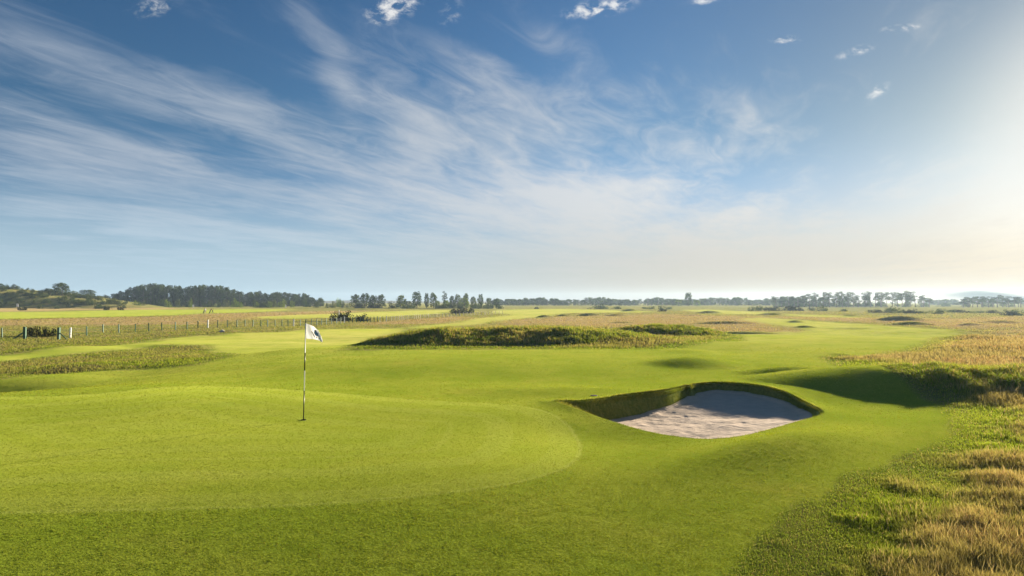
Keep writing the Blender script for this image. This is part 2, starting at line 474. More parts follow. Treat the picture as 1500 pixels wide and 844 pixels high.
# ------------------------------------------------------------------ ground sheet
def build_ground():
    th = np.concatenate([np.linspace(-150, -45, 90, endpoint=False), np.linspace(-45, 0, 430, endpoint=False), np.linspace(0, 27, 420, endpoint=False),
                         np.linspace(27, 48, 170, endpoint=False), np.linspace(48, 65, 60, endpoint=False), np.linspace(65, 150, 50)])
    rr = np.concatenate([np.linspace(.3, 4, 12, endpoint=False), np.geomspace(4, 12, 130, endpoint=False), np.geomspace(12, 23, 340, endpoint=False),
                         np.geomspace(23, 80, 210, endpoint=False), np.geomspace(80, 330, 330, endpoint=False), np.geomspace(330, 700, 70, endpoint=False), np.geomspace(700, 1590, 24)])
    T, Rr = np.meshgrid(np.radians(th), rr)
    x = (np.sin(T) * Rr).ravel(); y = (np.cos(T) * Rr).ravel()
    z = H(x, y)
    lime, brown, green = zones(x, y)
    lift = h_nobunker(x, y) - base_h(x, y); far = sstep(55, 80, np.hypot(x, y))
    brown = brown * (1 - .85 * far * sstep(.12, .4, lift)); lime = lime * (1 - .8 * far * sstep(.2, .5, lift))
    d = rim_sd(x, y); wall = sstep(-.02, .04, d)
    nt_, nr = len(th), len(rr)
    i = np.arange(nr - 1)[:, None] * nt_ + np.arange(nt_ - 1)[None, :]
    F = np.stack([i, i + 1, i + nt_ + 1, i + nt_], -1).reshape(-1, 4)[:, ::-1]
    me = np_mesh('ground', np.stack([x, y, z], 1), F, smooth=True)
    a = me.color_attributes.new('zone', 'FLOAT_COLOR', 'POINT')
    C = np.ones((len(x), 4), np.float32); C[:, 0] = lime; C[:, 1] = brown; C[:, 2] = green
    a.data.foreach_set('color', C.ravel())
    gsd = poly_sd(x, y, GREEN)
    line = .55 * np.exp(-(gsd / .05) ** 2) + .16 * (np.sin(gsd * 5.2) > .2) * (gsd > .1) * (gsd < 2.6) + .12 * (np.sin(gsd * 6.3) > 0) * (gsd > 2.6)
    q_ = me.attributes.new('mow_line', 'FLOAT', 'POINT'); q_.data.foreach_set('value', line.astype(np.float32))
    dry = sstep(18, 75, np.hypot(x, y)) * (.75 + .5 * fbm(x / 9, y / 9, 15, 3)) * sstep(-40, 5, x + .25 * y)  # drier far fairway, and painted-in brightness of the sun-facing middle ground
    q_ = me.attributes.new('dry_sunlit', 'FLOAT', 'POINT'); q_.data.foreach_set('value', np.clip(dry, 0, 1).astype(np.float32))
    w = me.attributes.new('wall', 'FLOAT', 'POINT'); w.data.foreach_set('value', wall.astype(np.float32))
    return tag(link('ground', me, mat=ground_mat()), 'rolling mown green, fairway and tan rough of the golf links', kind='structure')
build_ground()

def build_sand():
    n = 320
    gx, gy = np.meshgrid(np.linspace(.8, 8.0, n), np.linspace(12.7, 21.6, n))
    x, y = gx.ravel(), gy.ravel()
    d = rim_sd(x, y); w = wall_w(x, y)
    z = sand_z(x, y) + fbm(x / .35, y / .35, 61, 3) * .022 + fbm(x / 1.6, y / 1.6, 71, 2) * .022
    ph = (x * .45 + y * .89) / .13 * 6.283 + 9 * fbm(x / 1.1, y / 1.1, 73, 2)
    z = z + .0028 * np.sin(ph) * sstep(-.35, .2, fbm(x / .8, y / .8, 75, 2))
    for k in range(26):
        fx, fy = 2.6 + 3.9 * vnoise(k * 7.3, 1.1, 5), 13.6 + 5.5 * vnoise(k * 3.9, 8.8, 6)
        z = z - .010 * np.exp(-(((x - fx) / .09) ** 2 + ((y - fy) / .14) ** 2))
    z = z + .06 * sstep(w * 1.7, w * .7, d)       # banked up against the wall
    keep = d > w * .30
    idx = np.arange(n * n).reshape(n, n)
    F = np.stack([idx[:-1, :-1], idx[:-1, 1:], idx[1:, 1:], idx[1:, :-1]], -1).reshape(-1, 4)
    F = F[keep[F].all(1)]
    used = np.unique(F); remap = np.full(n * n, -1); remap[used] = np.arange(len(used))
    me = np_mesh('sand', np.stack([x, y, z], 1)[used], remap[F], smooth=True)
    return tag(link('sand', me, mat=sand_mat()), 'raked pale sand on the floor of the bunker', kind='structure')
build_sand()

# ------------------------------------------------------------------ grass blades
def blades(name, x, y, h, w, colr, lean=.35, wind=(.0, .0), mat=None, seg=1, label='', z=None, up=None):
    n = len(x)
    if z is None: z = H(x, y)
    az = rng.uniform(0, 2 * np.pi, n); la = rng.uniform(0, 2 * np.pi, n)
    ll = h * lean * rng.uniform(.2, 1.0, n)
    ox = np.cos(la) * ll + wind[0] * h; oy = np.sin(la) * ll + wind[1] * h
    wx, wy = np.cos(az) * w / 2, np.sin(az) * w / 2
    zb = z - h * .08
    tip = np.stack([x + ox, y + oy, z + h], 1)
    if up is not None:
        tip = np.stack([x, y, z], 1) + up * h[:, None] + np.stack([ox, oy, np.zeros(n)], 1)
    b0 = np.stack([x - wx, y - wy, zb], 1); b1 = np.stack([x + wx, y + wy, zb], 1)
    if seg == 1:
        V = np.stack([b0, b1, tip], 1).reshape(-1, 3)
        F = np.arange(3 * n).reshape(n, 3)
        C = np.repeat(colr, 3, 0).reshape(n, 3, 3)
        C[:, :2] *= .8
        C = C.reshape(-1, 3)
    else:
        mid = (np.stack([x, y, z], 1) * .5 + tip * .5); mid[:, 2] += h * .10
        mid[:, 0] -= ox * .2; mid[:, 1] -= oy * .2
        m0 = mid.copy(); m1 = mid.copy()
        m0[:, 0] -= wx * .8; m0[:, 1] -= wy * .8; m1[:, 0] += wx * .8; m1[:, 1] += wy * .8
        V = np.stack([b0, b1, m1, m0, tip], 1).reshape(-1, 3)
        k = np.arange(n)[:, None] * 5
        F = np.concatenate([k + np.array([[0, 1, 2]]), k + np.array([[0, 2, 3]]), k + np.array([[3, 2, 4]])], 0)
        C = np.repeat(colr, 5, 0).reshape(n, 5, 3)
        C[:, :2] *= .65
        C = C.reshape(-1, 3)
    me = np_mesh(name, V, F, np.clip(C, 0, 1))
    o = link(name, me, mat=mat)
    return tag(o, label, kind='stuff')

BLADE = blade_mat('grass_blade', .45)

def polar_pts(n, r0, r1, a0, a1, p):
    """points with ground density falling as r**-p"""
    e = 2 - p
    u = rng.random(n)
    r = (r0 ** e + u * (r1 ** e - r0 ** e)) ** (1 / e) if abs(e) > 1e-6 else r0 * (r1 / r0) ** u
    a = np.radians(rng.uniform(a0, a1, n))
    return np.sin(a) * r, np.cos(a) * r, r

def lerp(a, b, t): return np.asarray(a)[None, :] * (1 - t[:, None]) + np.asarray(b)[None, :] * t[:, None]

# mown turf near the camera
x, y, r = polar_pts(1000000, 4.5, 42, -50, 50, 3.0)
lime, brown, green = zones(x, y)
keep = (rng.random(len(x)) < lime * (.68 - .04 * green)) & (rim_sd(x, y) < .0)
x, y, r, green = x[keep], y[keep], r[keep], green[keep]
t = np.clip(.5 + .55 * fbm(x / 3, y / 3, 81, 4) + rng.normal(0, .22, len(x)), 0, 1)
C = lerp(LIME_A, LIME_B, t) * rng.uniform(.75, 1.25, (len(x), 1))
dry = rng.random(len(x)) < .06 + .10 * (fbm(x / 1.3, y / 1.3, 85, 3) > .25)
fd = sstep(18, 75, r)[:, None] * .45  # same ramp on the blades: drier grass and sunlight put into the colour
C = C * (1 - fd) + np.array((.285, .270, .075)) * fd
C[dry] = np.array((.26, .22, .06)) * rng.uniform(.7, 1.1, (dry.sum(), 1))
clump = np.clip(1 + .7 * fbm(x / .12, y / .12, 86, 2), .4, 1.8)
h = (.002 + .00062 * r) * rng.uniform(.5, 1.15, len(x)) * (1 - .30 * green) * (1 + (clump - 1) * (1 - .6 * green))
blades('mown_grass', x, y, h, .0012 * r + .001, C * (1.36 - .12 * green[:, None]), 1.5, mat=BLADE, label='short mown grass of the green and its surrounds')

# longer grass: foreground right, the bank, the left roughs
def rough_field(name, n, r0, r1, a0, a1, label, hk=1.0, seed=0, green0=0.0, p=2.7):
    x, y, r = polar_pts(n, r0, r1, a0, a1, p)
    az = np.degrees(np.arctan2(x, y)); ok = rng.random(n) < sstep(a0, a0 + 5, az) * sstep(a1, a1 - 5, az) * sstep(r1, .62 * r1, r)
    x, y, r = x[ok], y[ok], r[ok]
    lime, brown, green = zones(x, y)
    edge = fbm(x / .7, y / .7, 91 + seed, 3)
    semi = sstep(-2.0, 0, poly_sd(x, y, LIME[0]) + edge * .8)       # fringe of greener, shorter grass next to the mown turf
    keep = (rng.random(len(x)) < 1 - lime * (1 + .6 * sstep(40, 80, r))) & (rim_sd(x, y) < -.15)
    x, y, r, brown, semi, edge = [q[keep] for q in (x, y, r, brown, semi, edge)]
    z = H(x, y); lift = z - base_h(x, y)
    patch = fbm(x / 2.2, y / 2.2, 95 + seed, 4)
    tuft = np.clip(.5 + 1.2 * fbm(x / .45, y / .45, 97 + seed, 2), 0, 1)
    greenish = np.clip(sstep(.12, .4, lift) * .85 + semi * .9 + sstep(.0, .3, patch) * .58 + green0 + .40 * sstep(34, 38, y) * sstep(62, 54, y) * sstep(24, 16, x) * (x > -14), 0, 1) * (1 - .75 * brown)
    greenish = greenish * (rng.random(len(x)) < .9)
    straw = lerp((.290, .228, .112), (.320, .285, .118), np.clip(.5 + patch + rng.normal(0, .25, len(x)), 0, 1))
    left = (sstep(2, -6, x) * .6)[:, None]
    straw = straw * (1 - left) + np.array((.27, .255, .085)) * left
    straw = straw * (1 - brown[:, None]) + np.array((.295, .232, .135)) * brown[:, None]
    red = rng.random(len(x)) < .35 * sstep(0, .3, fbm(x / 2.6, y / 2.6, 99 + seed, 3)) * (1 - semi)
    straw[red] = np.array((.31, .205, .135))
    olive = lerp((.105, .165, .022), (.215, .265, .034), np.clip(.5 + .8 * patch + rng.normal(0, .3, len(x)), 0, 1))
    C = straw * (1 - greenish[:, None]) + olive * greenish[:, None]
    C *= rng.uniform(.75, 1.3, (len(x), 1)) * (1 + .18 * semi[:, None])
    h = hk * (.02 + .0022 * r + .155 * (1 - semi) * (.50 + .5 * tuft)) * (1 - .55 * semi) * rng.uniform(.45, 1.2, len(x))
    h = np.minimum(h, .42) * (1 - .35 * sstep(25, 60, r))
    stem = (rng.random(len(x)) < .022) & (semi < .6) & (r < 28)
    h[stem] = np.minimum(h[stem] * 1.35 + .04, .42)
    C[stem] = lerp((.32, .235, .155), (.36, .30, .17), rng.random(stem.sum())) * rng.uniform(.85, 1.15, (stem.sum(), 1))
    return blades(name, x, y, h, (.00058 + .0005 * sstep(10, 40, r)) * r + .0008, C, .5, (-.10, -.05), BLADE, 2, label)
def ridge_grass():
    n = 210000
    parts = []
    for (x0, x1, y0, y1, k) in ((-10.5, 20, 36, 60, .68), (7, 22, 17.5, 25.5, .45)):
        m = int(n * k); parts.append(np.stack([rng.uniform(x0, x1, m), rng.uniform(y0, y1, m)], 1))
    x, y = np.concatenate(parts).T
    lift = h_nobunker(x, y) - base_h(x, y)
    lime, brown, green = zones(x, y)
    keep = rng.random(len(x)) < sstep(.06, .25, lift) * (1 - lime)
    x, y, lift = x[keep], y[keep], lift[keep]
    t = np.clip(.5 + fbm(x / 1.4, y / 1.4, 131, 3) + rng.normal(0, .3, len(x)), 0, 1)
    C = lerp((.125, .190, .028), (.29, .32, .065), t) * rng.uniform(.75, 1.25, (len(x), 1))
    dry = rng.random(len(x)) < .20 + .35 * sstep(0, .3, fbm(x / 1.8, y / 1.8, 137, 3))
    C[dry] = lerp((.32, .25, .11), (.40, .33, .14), rng.random(dry.sum()))
    tuft = np.clip(.55 + 1.2 * fbm(x / .5, y / .5, 139, 2), .1, 1.3)
    h = (.08 + .20 * tuft) * rng.uniform(.5, 1.1, len(x)) * (.25 + .75 * sstep(.1, 1.8, -poly_sd(x, y, LIME[0]) + .7 * fbm(x / .8, y / .8, 141, 2)))
    blades('ridge_grass', x, y, h, .00085 * np.hypot(x, y), C, .9, (-.15, -.05), BLADE, 2, 'long tussocky grass on the ridge and the bank beside the bunker')
rough_field('rough_grass', 1350000, 5, 105, 2, 62, 'tall tan and green fescue rough at the right of the green')
rough_field('rough_grass', 310000, 18, 105, -49, 8, 'tufted long grass on the ridge and hollows behind the green', .5, 5, .42)
rough_field('rough_grass', 230000, 45, 300, -50, 50, 'far tufts of tan and olive grass beside the fence and fairways', .36, 9, .2, 2.4)
ridge_grass()

n = 90000
i = rng.integers(0, len(RIM), n); tt = rng.random(n)
P0 = RIM[i]; P1 = RIM[(i + 1) % len(RIM)]
P = P0 + (P1 - P0) * tt[:, None]
d = P1 - P0; L = np.linalg.norm(d, axis=1, keepdims=True) + 1e-9
inn = np.stack([d[:, 1], -d[:, 0]], 1) / L
area = .5 * np.sum(RIM[:, 0] * np.roll(RIM[:, 1], -1) - np.roll(RIM[:, 0], -1) * RIM[:, 1])
if area > 0: inn = -inn
keep = rng.random(n) < np.clip(L[:, 0] / L.max(), 0, 1)
P, inn = P[keep], inn[keep]
dep = np.where((rng.random(len(P)) < .25) & (P[:, 1] > 18.2), rng.uniform(-.30, .12, len(P)), rng.uniform(-.06, 1, len(P))) * wall_w(P[:, 0], P[:, 1])
Q = P + inn * dep[:, None]
back = sstep(15.2, 16.8, Q[:, 1] - .1 * Q[:, 0])
k2 = rng.random(len(Q)) < .15 + .85 * back
Q, inn, dep, back = Q[k2], inn[k2], dep[k2], back[k2]
m = len(Q)
t = np.clip(.5 + fbm(Q[:, 0] / .3, Q[:, 1] / .3, 111, 3) + rng.normal(0, .2, m), 0, 1)
C = lerp((.19, .245, .036), (.38, .37, .09), t) * rng.uniform(.7, 1.25, (m, 1))
up = np.stack([inn[:, 0] * .75, inn[:, 1] * .75, np.full(m, .25)], 1)
up[:, 2] = np.where(dep > .05, -.25, .6)
h = rng.uniform(.05, .14, m) * (.4 + .6 * back)
blades('bunker_face_grass', Q[:, 0], Q[:, 1], h, np.full(m, .012), C, .5, mat=BLADE, label='shaggy grass hanging on the bunker face', up=up)

# ------------------------------------------------------------------ trees and shrubs
M_BARK = plain('bark', (.10, .075, .055), .9, .3, 3)
M_PINE = leaf_mat('pine_needles', (.030, .050, .018), (.045, .062, .022), .22)
M_LEAF = leaf_mat('dark_leaves', (.040, .068, .018), (.060, .085, .022), .3)
M_BRIGHT = leaf_mat('bright_leaves', (.095, .150, .022), (.120, .165, .030), .4)
M_GORSE = leaf_mat('gorse_leaves', (.020, .026, .012), (.030, .036, .014), .15)
M_SHRUB = leaf_mat('shrub_leaves', (.055, .080, .024), (.105, .125, .040), .3)

def leaf_cloud(lobes, n, size, seed, shade=.35):
    g = np.random.default_rng(seed)
    lobes = np.array(lobes, float)
    vol = (lobes[:, 3] * lobes[:, 4] * lobes[:, 5]) ** .67
    li = g.choice(len(lobes), n, p=vol / vol.sum())
    d = g.normal(size=(n, 3)); d /= np.linalg.norm(d, axis=1, keepdims=True)
    rad = g.uniform(.35, 1.0, n) ** .5 * (1 + .10 * g.normal(size=n))
    c = lobes[li, :3] + d * lobes[li, 3:6] * rad[:, None]
    a = g.normal(size=(n, 3)); a /= np.linalg.norm(a, axis=1, keepdims=True)
    b = np.cross(a, g.normal(size=(n, 3))); b /= np.linalg.norm(b, axis=1, keepdims=True)
    s = size * g.uniform(.6, 1.4, n)[:, None]
    V = np.stack([c - a * s, c + b * s * .7, c + a * s, c - b * s * .7], 1).reshape(-1, 3)
    tint = np.clip(1 + shade * g.normal(size=len(lobes)), .5, 1.6)[li] * g.uniform(.7, 1.3, n)
    C = np.repeat(np.stack([tint, tint, tint * .95], 1), 4, 0)
    return V, np.arange(4 * n).reshape(n, 4), C

def limb_mesh(name, segs):
    b = BM()
    for pts, rad in segs: b.tube(pts, rad, 6)
    bmesh.ops.recalc_face_normals(b.b, faces=b.b.faces)
    me = bpy.data.meshes.new(name); b.b.to_mesh(me); b.b.free(); me.materials.append(M_BARK)
    return me

def make_round(seed, slim=1.0, n=1700, mat=None, low=.02):
    """unit tree: height 1, crown width about .8 * slim"""
    g = np.random.default_rng(seed); lobes = []
    for k in range(26):
        t = (k + g.uniform(0, 1)) / 26; z = low + .08 + (.82 - low) * t
        wr = .33 * slim * math.sin(math.pi * min(1, .26 + .66 * t)) ** .6
        a = k * 2.4 + g.uniform(-.5, .5); q = wr * g.uniform(.55, 1.05)
        s = g.uniform(.085, .15)
        lobes.append((math.cos(a) * q, math.sin(a) * q, z, s * slim ** .5, s * slim ** .5, s * .85))
    V, F, C = leaf_cloud(lobes, n, .028, seed)
    V[:, 2] *= 1 / np.percentile(V[:, 2], 99.5)
    cm = np_mesh('crown', V, F, C); cm.materials.append(mat or M_LEAF)
    segs = [([(0, 0, -.03), (.01, 0, .25), (0, .01, .62)], [.028, .022, .010])]
    for k in range(5):
        l = lobes[8 + k * 3]; segs.append(([(0, 0, .2 + .08 * k), (l[0] * .9, l[1] * .9, l[2])], [.012, .004]))
    return limb_mesh('trunk', segs), cm

def make_pine(seed, n=1100, bare=.5, spread=.26):
    g = np.random.default_rng(seed); lobes = []; segs = []
    bx, by = g.uniform(-.05, .05, 2)
    segs.append(([(0, 0, -.03), (bx * .4, by * .4, .35), (bx, by, .9)], [.022, .018, .007]))
    m = int(g.integers(8, 13))
    for k in range(m):
        t = k / (m - 1); z = bare + (.94 - bare) * t
        q = spread * (1 - .55 * t ** 2) * g.uniform(.25, 1.1); a = g.uniform(0, 6.28)
        cx, cy = bx * z + math.cos(a) * q, by * z + math.sin(a) * q
        s = g.uniform(.09, .165)
        lobes.append((cx, cy, z, s, s, s * g.uniform(.45, .7)))
        segs.append(([(bx * z, by * z, z - .12), (cx, cy, z)], [.009, .003]))
    V, F, C = leaf_cloud(lobes, n, .017, seed)
    V[:, 2] *= 1 / np.percentile(V[:, 2], 99.7)
    cm = np_mesh('crown', V, F, C); cm.materials.append(M_PINE)
    return limb_mesh('trunk', segs), cm

def make_bush(seed, n=900, mat=None, flatness=1.0):
    """unit bush: height 1, half width 1; a dome of lobes, returned as one mesh with its stems inside"""
    g = np.random.default_rng(seed); lobes = []
    for k in range(19):
        a = g.uniform(0, 6.28); q = math.sqrt(g.random()) * .80
        top = math.sqrt(max(0, 1 - q * q))
        z = top * (.05 if k % 3 == 0 else g.uniform(.2, .75))
        s = g.uniform(.22, .34)
        lobes.append((math.cos(a) * q, math.sin(a) * q, z, s, s, s))
    V, F, C = leaf_cloud(lobes, n, .055, seed, .25)
    V[:, 2] = np.maximum(V[:, 2], -.04) / np.percentile(V[:, 2], 99)
    me = np_mesh('bush', V, F, C); me.materials.append(mat or M_SHRUB)
    return me

ROUND = [make_round(100 + k, 1.0, 1800) for k in range(4)]
SLIM = [make_round(120 + k, .72, 1300) for k in range(3)]
BRIGHT = [make_round(140 + k, 1.05, 1700, M_BRIGHT, .0) for k in range(3)]
PINES = [make_pine(160 + k, 1300, .36, .28) for k in range(6)]
TALLP = [make_pine(180 + k, 1100, .50, .27) for k in range(5)]
GORSE = [make_bush(200 + k, 1300, M_GORSE) for k in range(3)]
SHRUB = [make_bush(220 + k, 900, M_SHRUB) for k in range(4)]
BSHRUB = [make_bush(240 + k, 900, M_BRIGHT) for k in range(2)]
DSHRUB = [make_bush(260 + k, 900, M_LEAF) for k in range(3)]

def tree(kind, u, vt, Y, wpx, label, cat='tree', group=None, name='tree', wf=.8):
    """kind: list of (trunk, crown); u = screen column, vt = row of its top, Y = distance, wpx = crown width"""
    X = (u - 750) / FPX * Y
    z = H1(X, Y)
    h = CAM_Z - (vt - HOR) / FPX * Y - z
    tm, cm = random.choice(kind)
    o = empty(name, (X, Y, z - .05), random.uniform(0, 6.28))
    s = wpx / FPX * Y / wf
    o.scale = (s, s, h)
    tag(o, label, cat, group)
    link('trunk', tm, o); link('crown', cm, o)
    return o

def bush(kind, u0, u1, vt, Y, label, group=None, name='bush', cat='bush', deep=.8, vb=None):
    X = ((u0 + u1) / 2 - 750) / FPX * Y
    z = H1(X, Y)
    h = CAM_Z - (vt - HOR) / FPX * Y - z
    hw = (u1 - u0) / 2 / FPX * Y
    me = random.choice(kind)
    o = bpy.data.objects.new(name, me); col.objects.link(o)
    o.location = (X, Y, z - .05); o.scale = (hw, hw * deep, max(h, .3)); o.rotation_euler = (0, 0, random.choice((0, .5, -.4, 3.0, 2.6)))
    return tag(o, label, cat, group)

def interp(P, u):
    P = sorted(P); return float(np.interp(u, [p[0] for p in P], [p[1] for p in P]))

# --- dune shrubs on the far left
for k in range(190):
    Y = random.uniform(335, 402)
    u = random.uniform(-70, 185)
    X = (u - 750) / FPX * Y
    z = H1(X, Y)
    if z < .3 and random.random() < .8: continue
    hb = random.uniform(1.3, 3.0)
    vt = HOR + (CAM_Z - z - hb) * FPX / Y
    w = random.uniform(8, 18)
    bush(random.choice((SHRUB, SHRUB, DSHRUB)), u - w / 2, u + w / 2, vt, Y, 'olive shrub among many on the dune at the far left', 'shrubs covering the dune', 'shrub', 'shrub')
tree(ROUND, 91, 414.5, 392, 27, 'dark round tree standing alone on top of the dune', name='broadleaf_tree')
tree(ROUND, 71, 422.5, 400, 15, 'low rounded tree just beside the taller round dune tree', name='broadleaf_tree')
tree(PINES, 22, 416, 396, 13, 'small wind-bent tree on the crest of the dune', name='pine_tree')
tree(ROUND, -1, 415, 396, 14, 'dark tree on the dune cut off by the frame', name='broadleaf_tree')
tree(ROUND, 127, 424.5, 430, 24, 'broad dark tree low behind the end of the dune', name='broadleaf_tree')

# --- the wood on the left
OUT = [(140, 434), (150, 433), (165, 430), (180, 425), (200, 419), (213, 415.5), (225, 415), (240, 416), (250, 416.5), (265, 419), (285, 418), (300, 416), (320, 417.5), (328, 419), (340, 423), (350, 425), (358, 429.5),
       (365, 428), (380, 425.5), (386, 429), (393, 428), (412, 427.5), (431, 430), (448, 429.5), (453, 433), (460, 437), (470, 435.5), (474, 440)]
u = 142.0
while u < 474:
    for row, dy in ((0, 0), (1, 12), (2, 24)):
        uu = u + random.uniform(-2.5, 2.5) + row * 2
        if uu > 471: continue
        vt = interp(OUT, uu) + (random.uniform(0, 2.2) if row else random.uniform(1, 7))
        tree(PINES if random.random() < .75 else SLIM, uu, vt, 470 + dy + random.uniform(-5, 5), random.uniform(10, 15), 'dark pine packed close in the wood on the left', 'tree', 'pines of the left wood', 'pine_tree', .62)
    u += random.uniform(5.0, 7.2)
for k in range(34):
    uu = 158 + k * 9.2 + random.uniform(-3, 3)
    bush(DSHRUB, uu - 9, uu + 9, interp(OUT, uu) * .45 + 448 * .55, 505, 'dark undergrowth seen between the trunks of the left wood', 'undergrowth inside the left wood', 'shrub', 'shrub')
# small green trees and shrubs along the foot of the wood
for k in range(46):
    uu = random.uniform(150, 505); Y = random.uniform(395, 450)
    vt = random.uniform(437.5, 446) if uu > 235 else random.uniform(440, 447)
    w = random.uniform(8, 17)
    bush(random.choice((SHRUB, BSHRUB, DSHRUB)), uu - w / 2, uu + w / 2, vt, Y, 'green shrub along the foot of the left wood', 'shrubs at the foot of the wood', 'shrub', 'shrub')

# --- trees between the wood and the middle
for uu, vt, w in ((479, 444, 9), (488, 441.5, 11), (502, 442, 13), (510, 443.5, 9)):
    bush(SHRUB, uu - w / 2, uu + w / 2, vt, 400, 'low green shrub in the gap before the dark tree clump', 'low shrubs in the gap', 'shrub', 'shrub')
for uu, vt, w, lab in ((521, 431.5, 17, 'leftmost round crown of the dark tree clump'), (535, 430, 18, 'tallest middle crown of the dark tree clump'), (547, 432.5, 14, 'lower crown between the two tall ones of the dark clump'),
                       (558, 431.5, 15, 'rightmost round crown of the dark tree clump')):
    tree(ROUND, uu, vt, 352, w * 1.05, lab, 'tree', 'trees of the dark clump', 'broadleaf_tree')
bush(GORSE, 511, 540, 446, 344, 'dark hedge under the left half of the tree clump', name='hedge', cat='hedge', deep=.25)
bush(GORSE, 534, 566, 446, 345, 'dark hedge under the right half of the tree clump', name='hedge', cat='hedge', deep=.25)
bush(DSHRUB, 566, 587, 442, 348, 'round dark bush between the clump and the bright green tree')
tree(BRIGHT, 587, 432.5, 356, 17, 'bright green sunlit tree right of the dark clump', name='broadleaf_tree')
tree(ROUND, 598, 441, 372, 14, 'low grey-green tree between the bright tree and the tall row', name='broadleaf_tree')
for kind, uu, vt, w, lab in ((SLIM, 611, 427.3, 17, 'big dark tree at the left end of the tall row'), (SLIM, 625, 429.8, 9, 'narrow dark tree second in the tall row'), (SLIM, 635, 429, 13, 'tall dark rounded tree third in the tall row'),
                             (PINES, 651, 426.8, 13, 'tallest tree of the row with gaps in its crown'), (SLIM, 662, 433.5, 10, 'short dark tree right after the tallest tree of the row'), (SLIM, 670, 431.2, 13, 'dark tree behind the left of the bright green bush'),
                             (SLIM, 682, 430, 11, 'dark tree rising behind the bright green bush'), (ROUND, 693, 434.8, 11, 'grey-green round tree right of the bright green bush'), (SLIM, 704, 431.3, 11, 'dark upright tree near the right end of the tall row'),
                             (ROUND, 716, 436.5, 12, 'low hazy tree next to the last upright tree of the row'), (ROUND, 727, 437, 12, 'low hazy tree closing the right end of the row')):
    tree(kind, uu, vt, 350 + random.uniform(0, 14), w, lab, 'tree', 'tall row left of the middle', 'broadleaf_tree', .62 if kind is SLIM else .8)
for uu, vt, w, lab in ((653, 439.5, 13, 'bright green bush under the tallest tree of the row'), (680, 436, 17, 'large bright green bush in the middle of the tall row'), (641, 440.5, 9, 'small green bush beside the third tree of the row')):
    tree(BRIGHT, uu, vt, 340, w, lab, 'bush', None, 'leafy_bush')
for k in range(22):
    uu = random.uniform(590, 735); w = random.uniform(9, 16)
    bush(random.choice((SHRUB, DSHRUB)), uu - w / 2, uu + w / 2, random.uniform(444.5, 448.5), random.uniform(330, 340), 'low green undergrowth bush at the foot of the tall row', 'undergrowth of the tall row', 'shrub', 'shrub')

# --- long hazy line in the middle distance
u = 722.0
while u < 1160:
    for row in (0, 1):
        uu = u + random.uniform(-2, 2) + row * 4
        vt = 437.6 + 1.4 * math.sin(uu * .07) + random.uniform(-1.2, 2.2) + row * .3
        if 1075 < uu < 1100: vt -= 1.6
        tree(random.choice((ROUND, SLIM, ROUND, PINES)), uu, vt, 560 + row * 25 + random.uniform(-8, 8), random.uniform(10, 15), 'hazy grey-green tree in the long far line across the middle', 'tree', 'trees of the long far line', 'broadleaf_tree', .75)
    u += random.uniform(6.0, 9.0)
tree(ROUND, 1008, 428.6, 500, 13, 'tall round-headed tree rising alone above the far line', name='broadleaf_tree')
tree(BRIGHT, 994, 439, 500, 14, 'low tree at the left foot of the tall round-headed tree', name='broadleaf_tree')
tree(BRIGHT, 1021, 440, 500, 14, 'low tree at the right foot of the tall round-headed tree', name='broadleaf_tree')

# --- tall pines on the right
RP = [(1137, 434), (1145, 434), (1155, 434), (1164, 434), (1169, 435), (1178, 433), (1186, 430.5), (1196, 429), (1206, 428), (1215, 428.5), (1225, 428), (1234, 427), (1243, 427.5), (1250, 428.5), (1257, 434), (1267, 428.5),
      (1275, 427), (1283, 428.5), (1291, 427.5), (1299, 428), (1307, 428), (1315, 427.5), (1322, 429), (1327, 426), (1333, 427), (1341, 432), (1353, 433.5), (1361, 436)]
for uu, vt in RP:
    tree(TALLP if uu > 1255 else random.choice((TALLP, PINES)), uu, vt, 420 + random.uniform(-10, 12), random.uniform(13, 18), 'tall hazy pine with bare trunk in the right-hand stand', 'tree', 'tall pines on the right', 'pine_tree', .6)
for k in range(26):
    uu = 1150 + k * 5 + random.uniform(-3, 3) if k < 20 else 1250 + (k - 20) * 20
    tree(random.choice((PINES, SLIM)), uu, random.uniform(432, 438), 445 + random.uniform(-8, 20), random.uniform(10, 15), 'lower hazy tree filling in behind the tall right-hand pines', 'tree', 'lower trees behind the tall pines', 'broadleaf_tree', .65)
for k in range(24):
    uu = 1140 + k * 9.4 + random.uniform(-3, 3) if k < 16 else 1290 + (k - 16) * 31
    bush(DSHRUB, uu - 10, uu + 10, random.uniform(441, 445), 462, 'hazy undergrowth among the right-hand pine trunks', 'undergrowth among the right-hand pines', 'shrub', 'shrub')
for k in range(13):
    uu = 1362 + k * 4.2 + random.uniform(-2, 2)
    tree(random.choice((ROUND, PINES)), uu, random.uniform(438, 443), 640 + random.uniform(-20, 30), random.uniform(10, 15), 'faint low tree in the haze between the two pine stands', 'tree', 'faint trees in the gap', 'broadleaf_tree', .75)
for uu, vt in ((1411, 438), (1418, 435), (1425, 434.3), (1432, 434.5), (1440, 434), (1448, 434.5), (1454, 437), (1461, 435), (1469, 432), (1478, 434), (1487, 435), (1495, 435), (1504, 434), (1514, 435), (1525, 434)):
    tree(random.choice((TALLP, PINES)), uu, vt, 400 + random.uniform(-8, 10), random.uniform(16, 21), 'hazy flat-topped pine in the stand at the far right', 'tree', 'pines at the far right', 'pine_tree', .6)
for k in range(6):
    uu = 1420 + k * 18
    tree(PINES, uu, random.uniform(436, 439), 415, 15, 'lower pine behind the far right stand', 'tree', 'lower pines at the far right', 'pine_tree', .6)

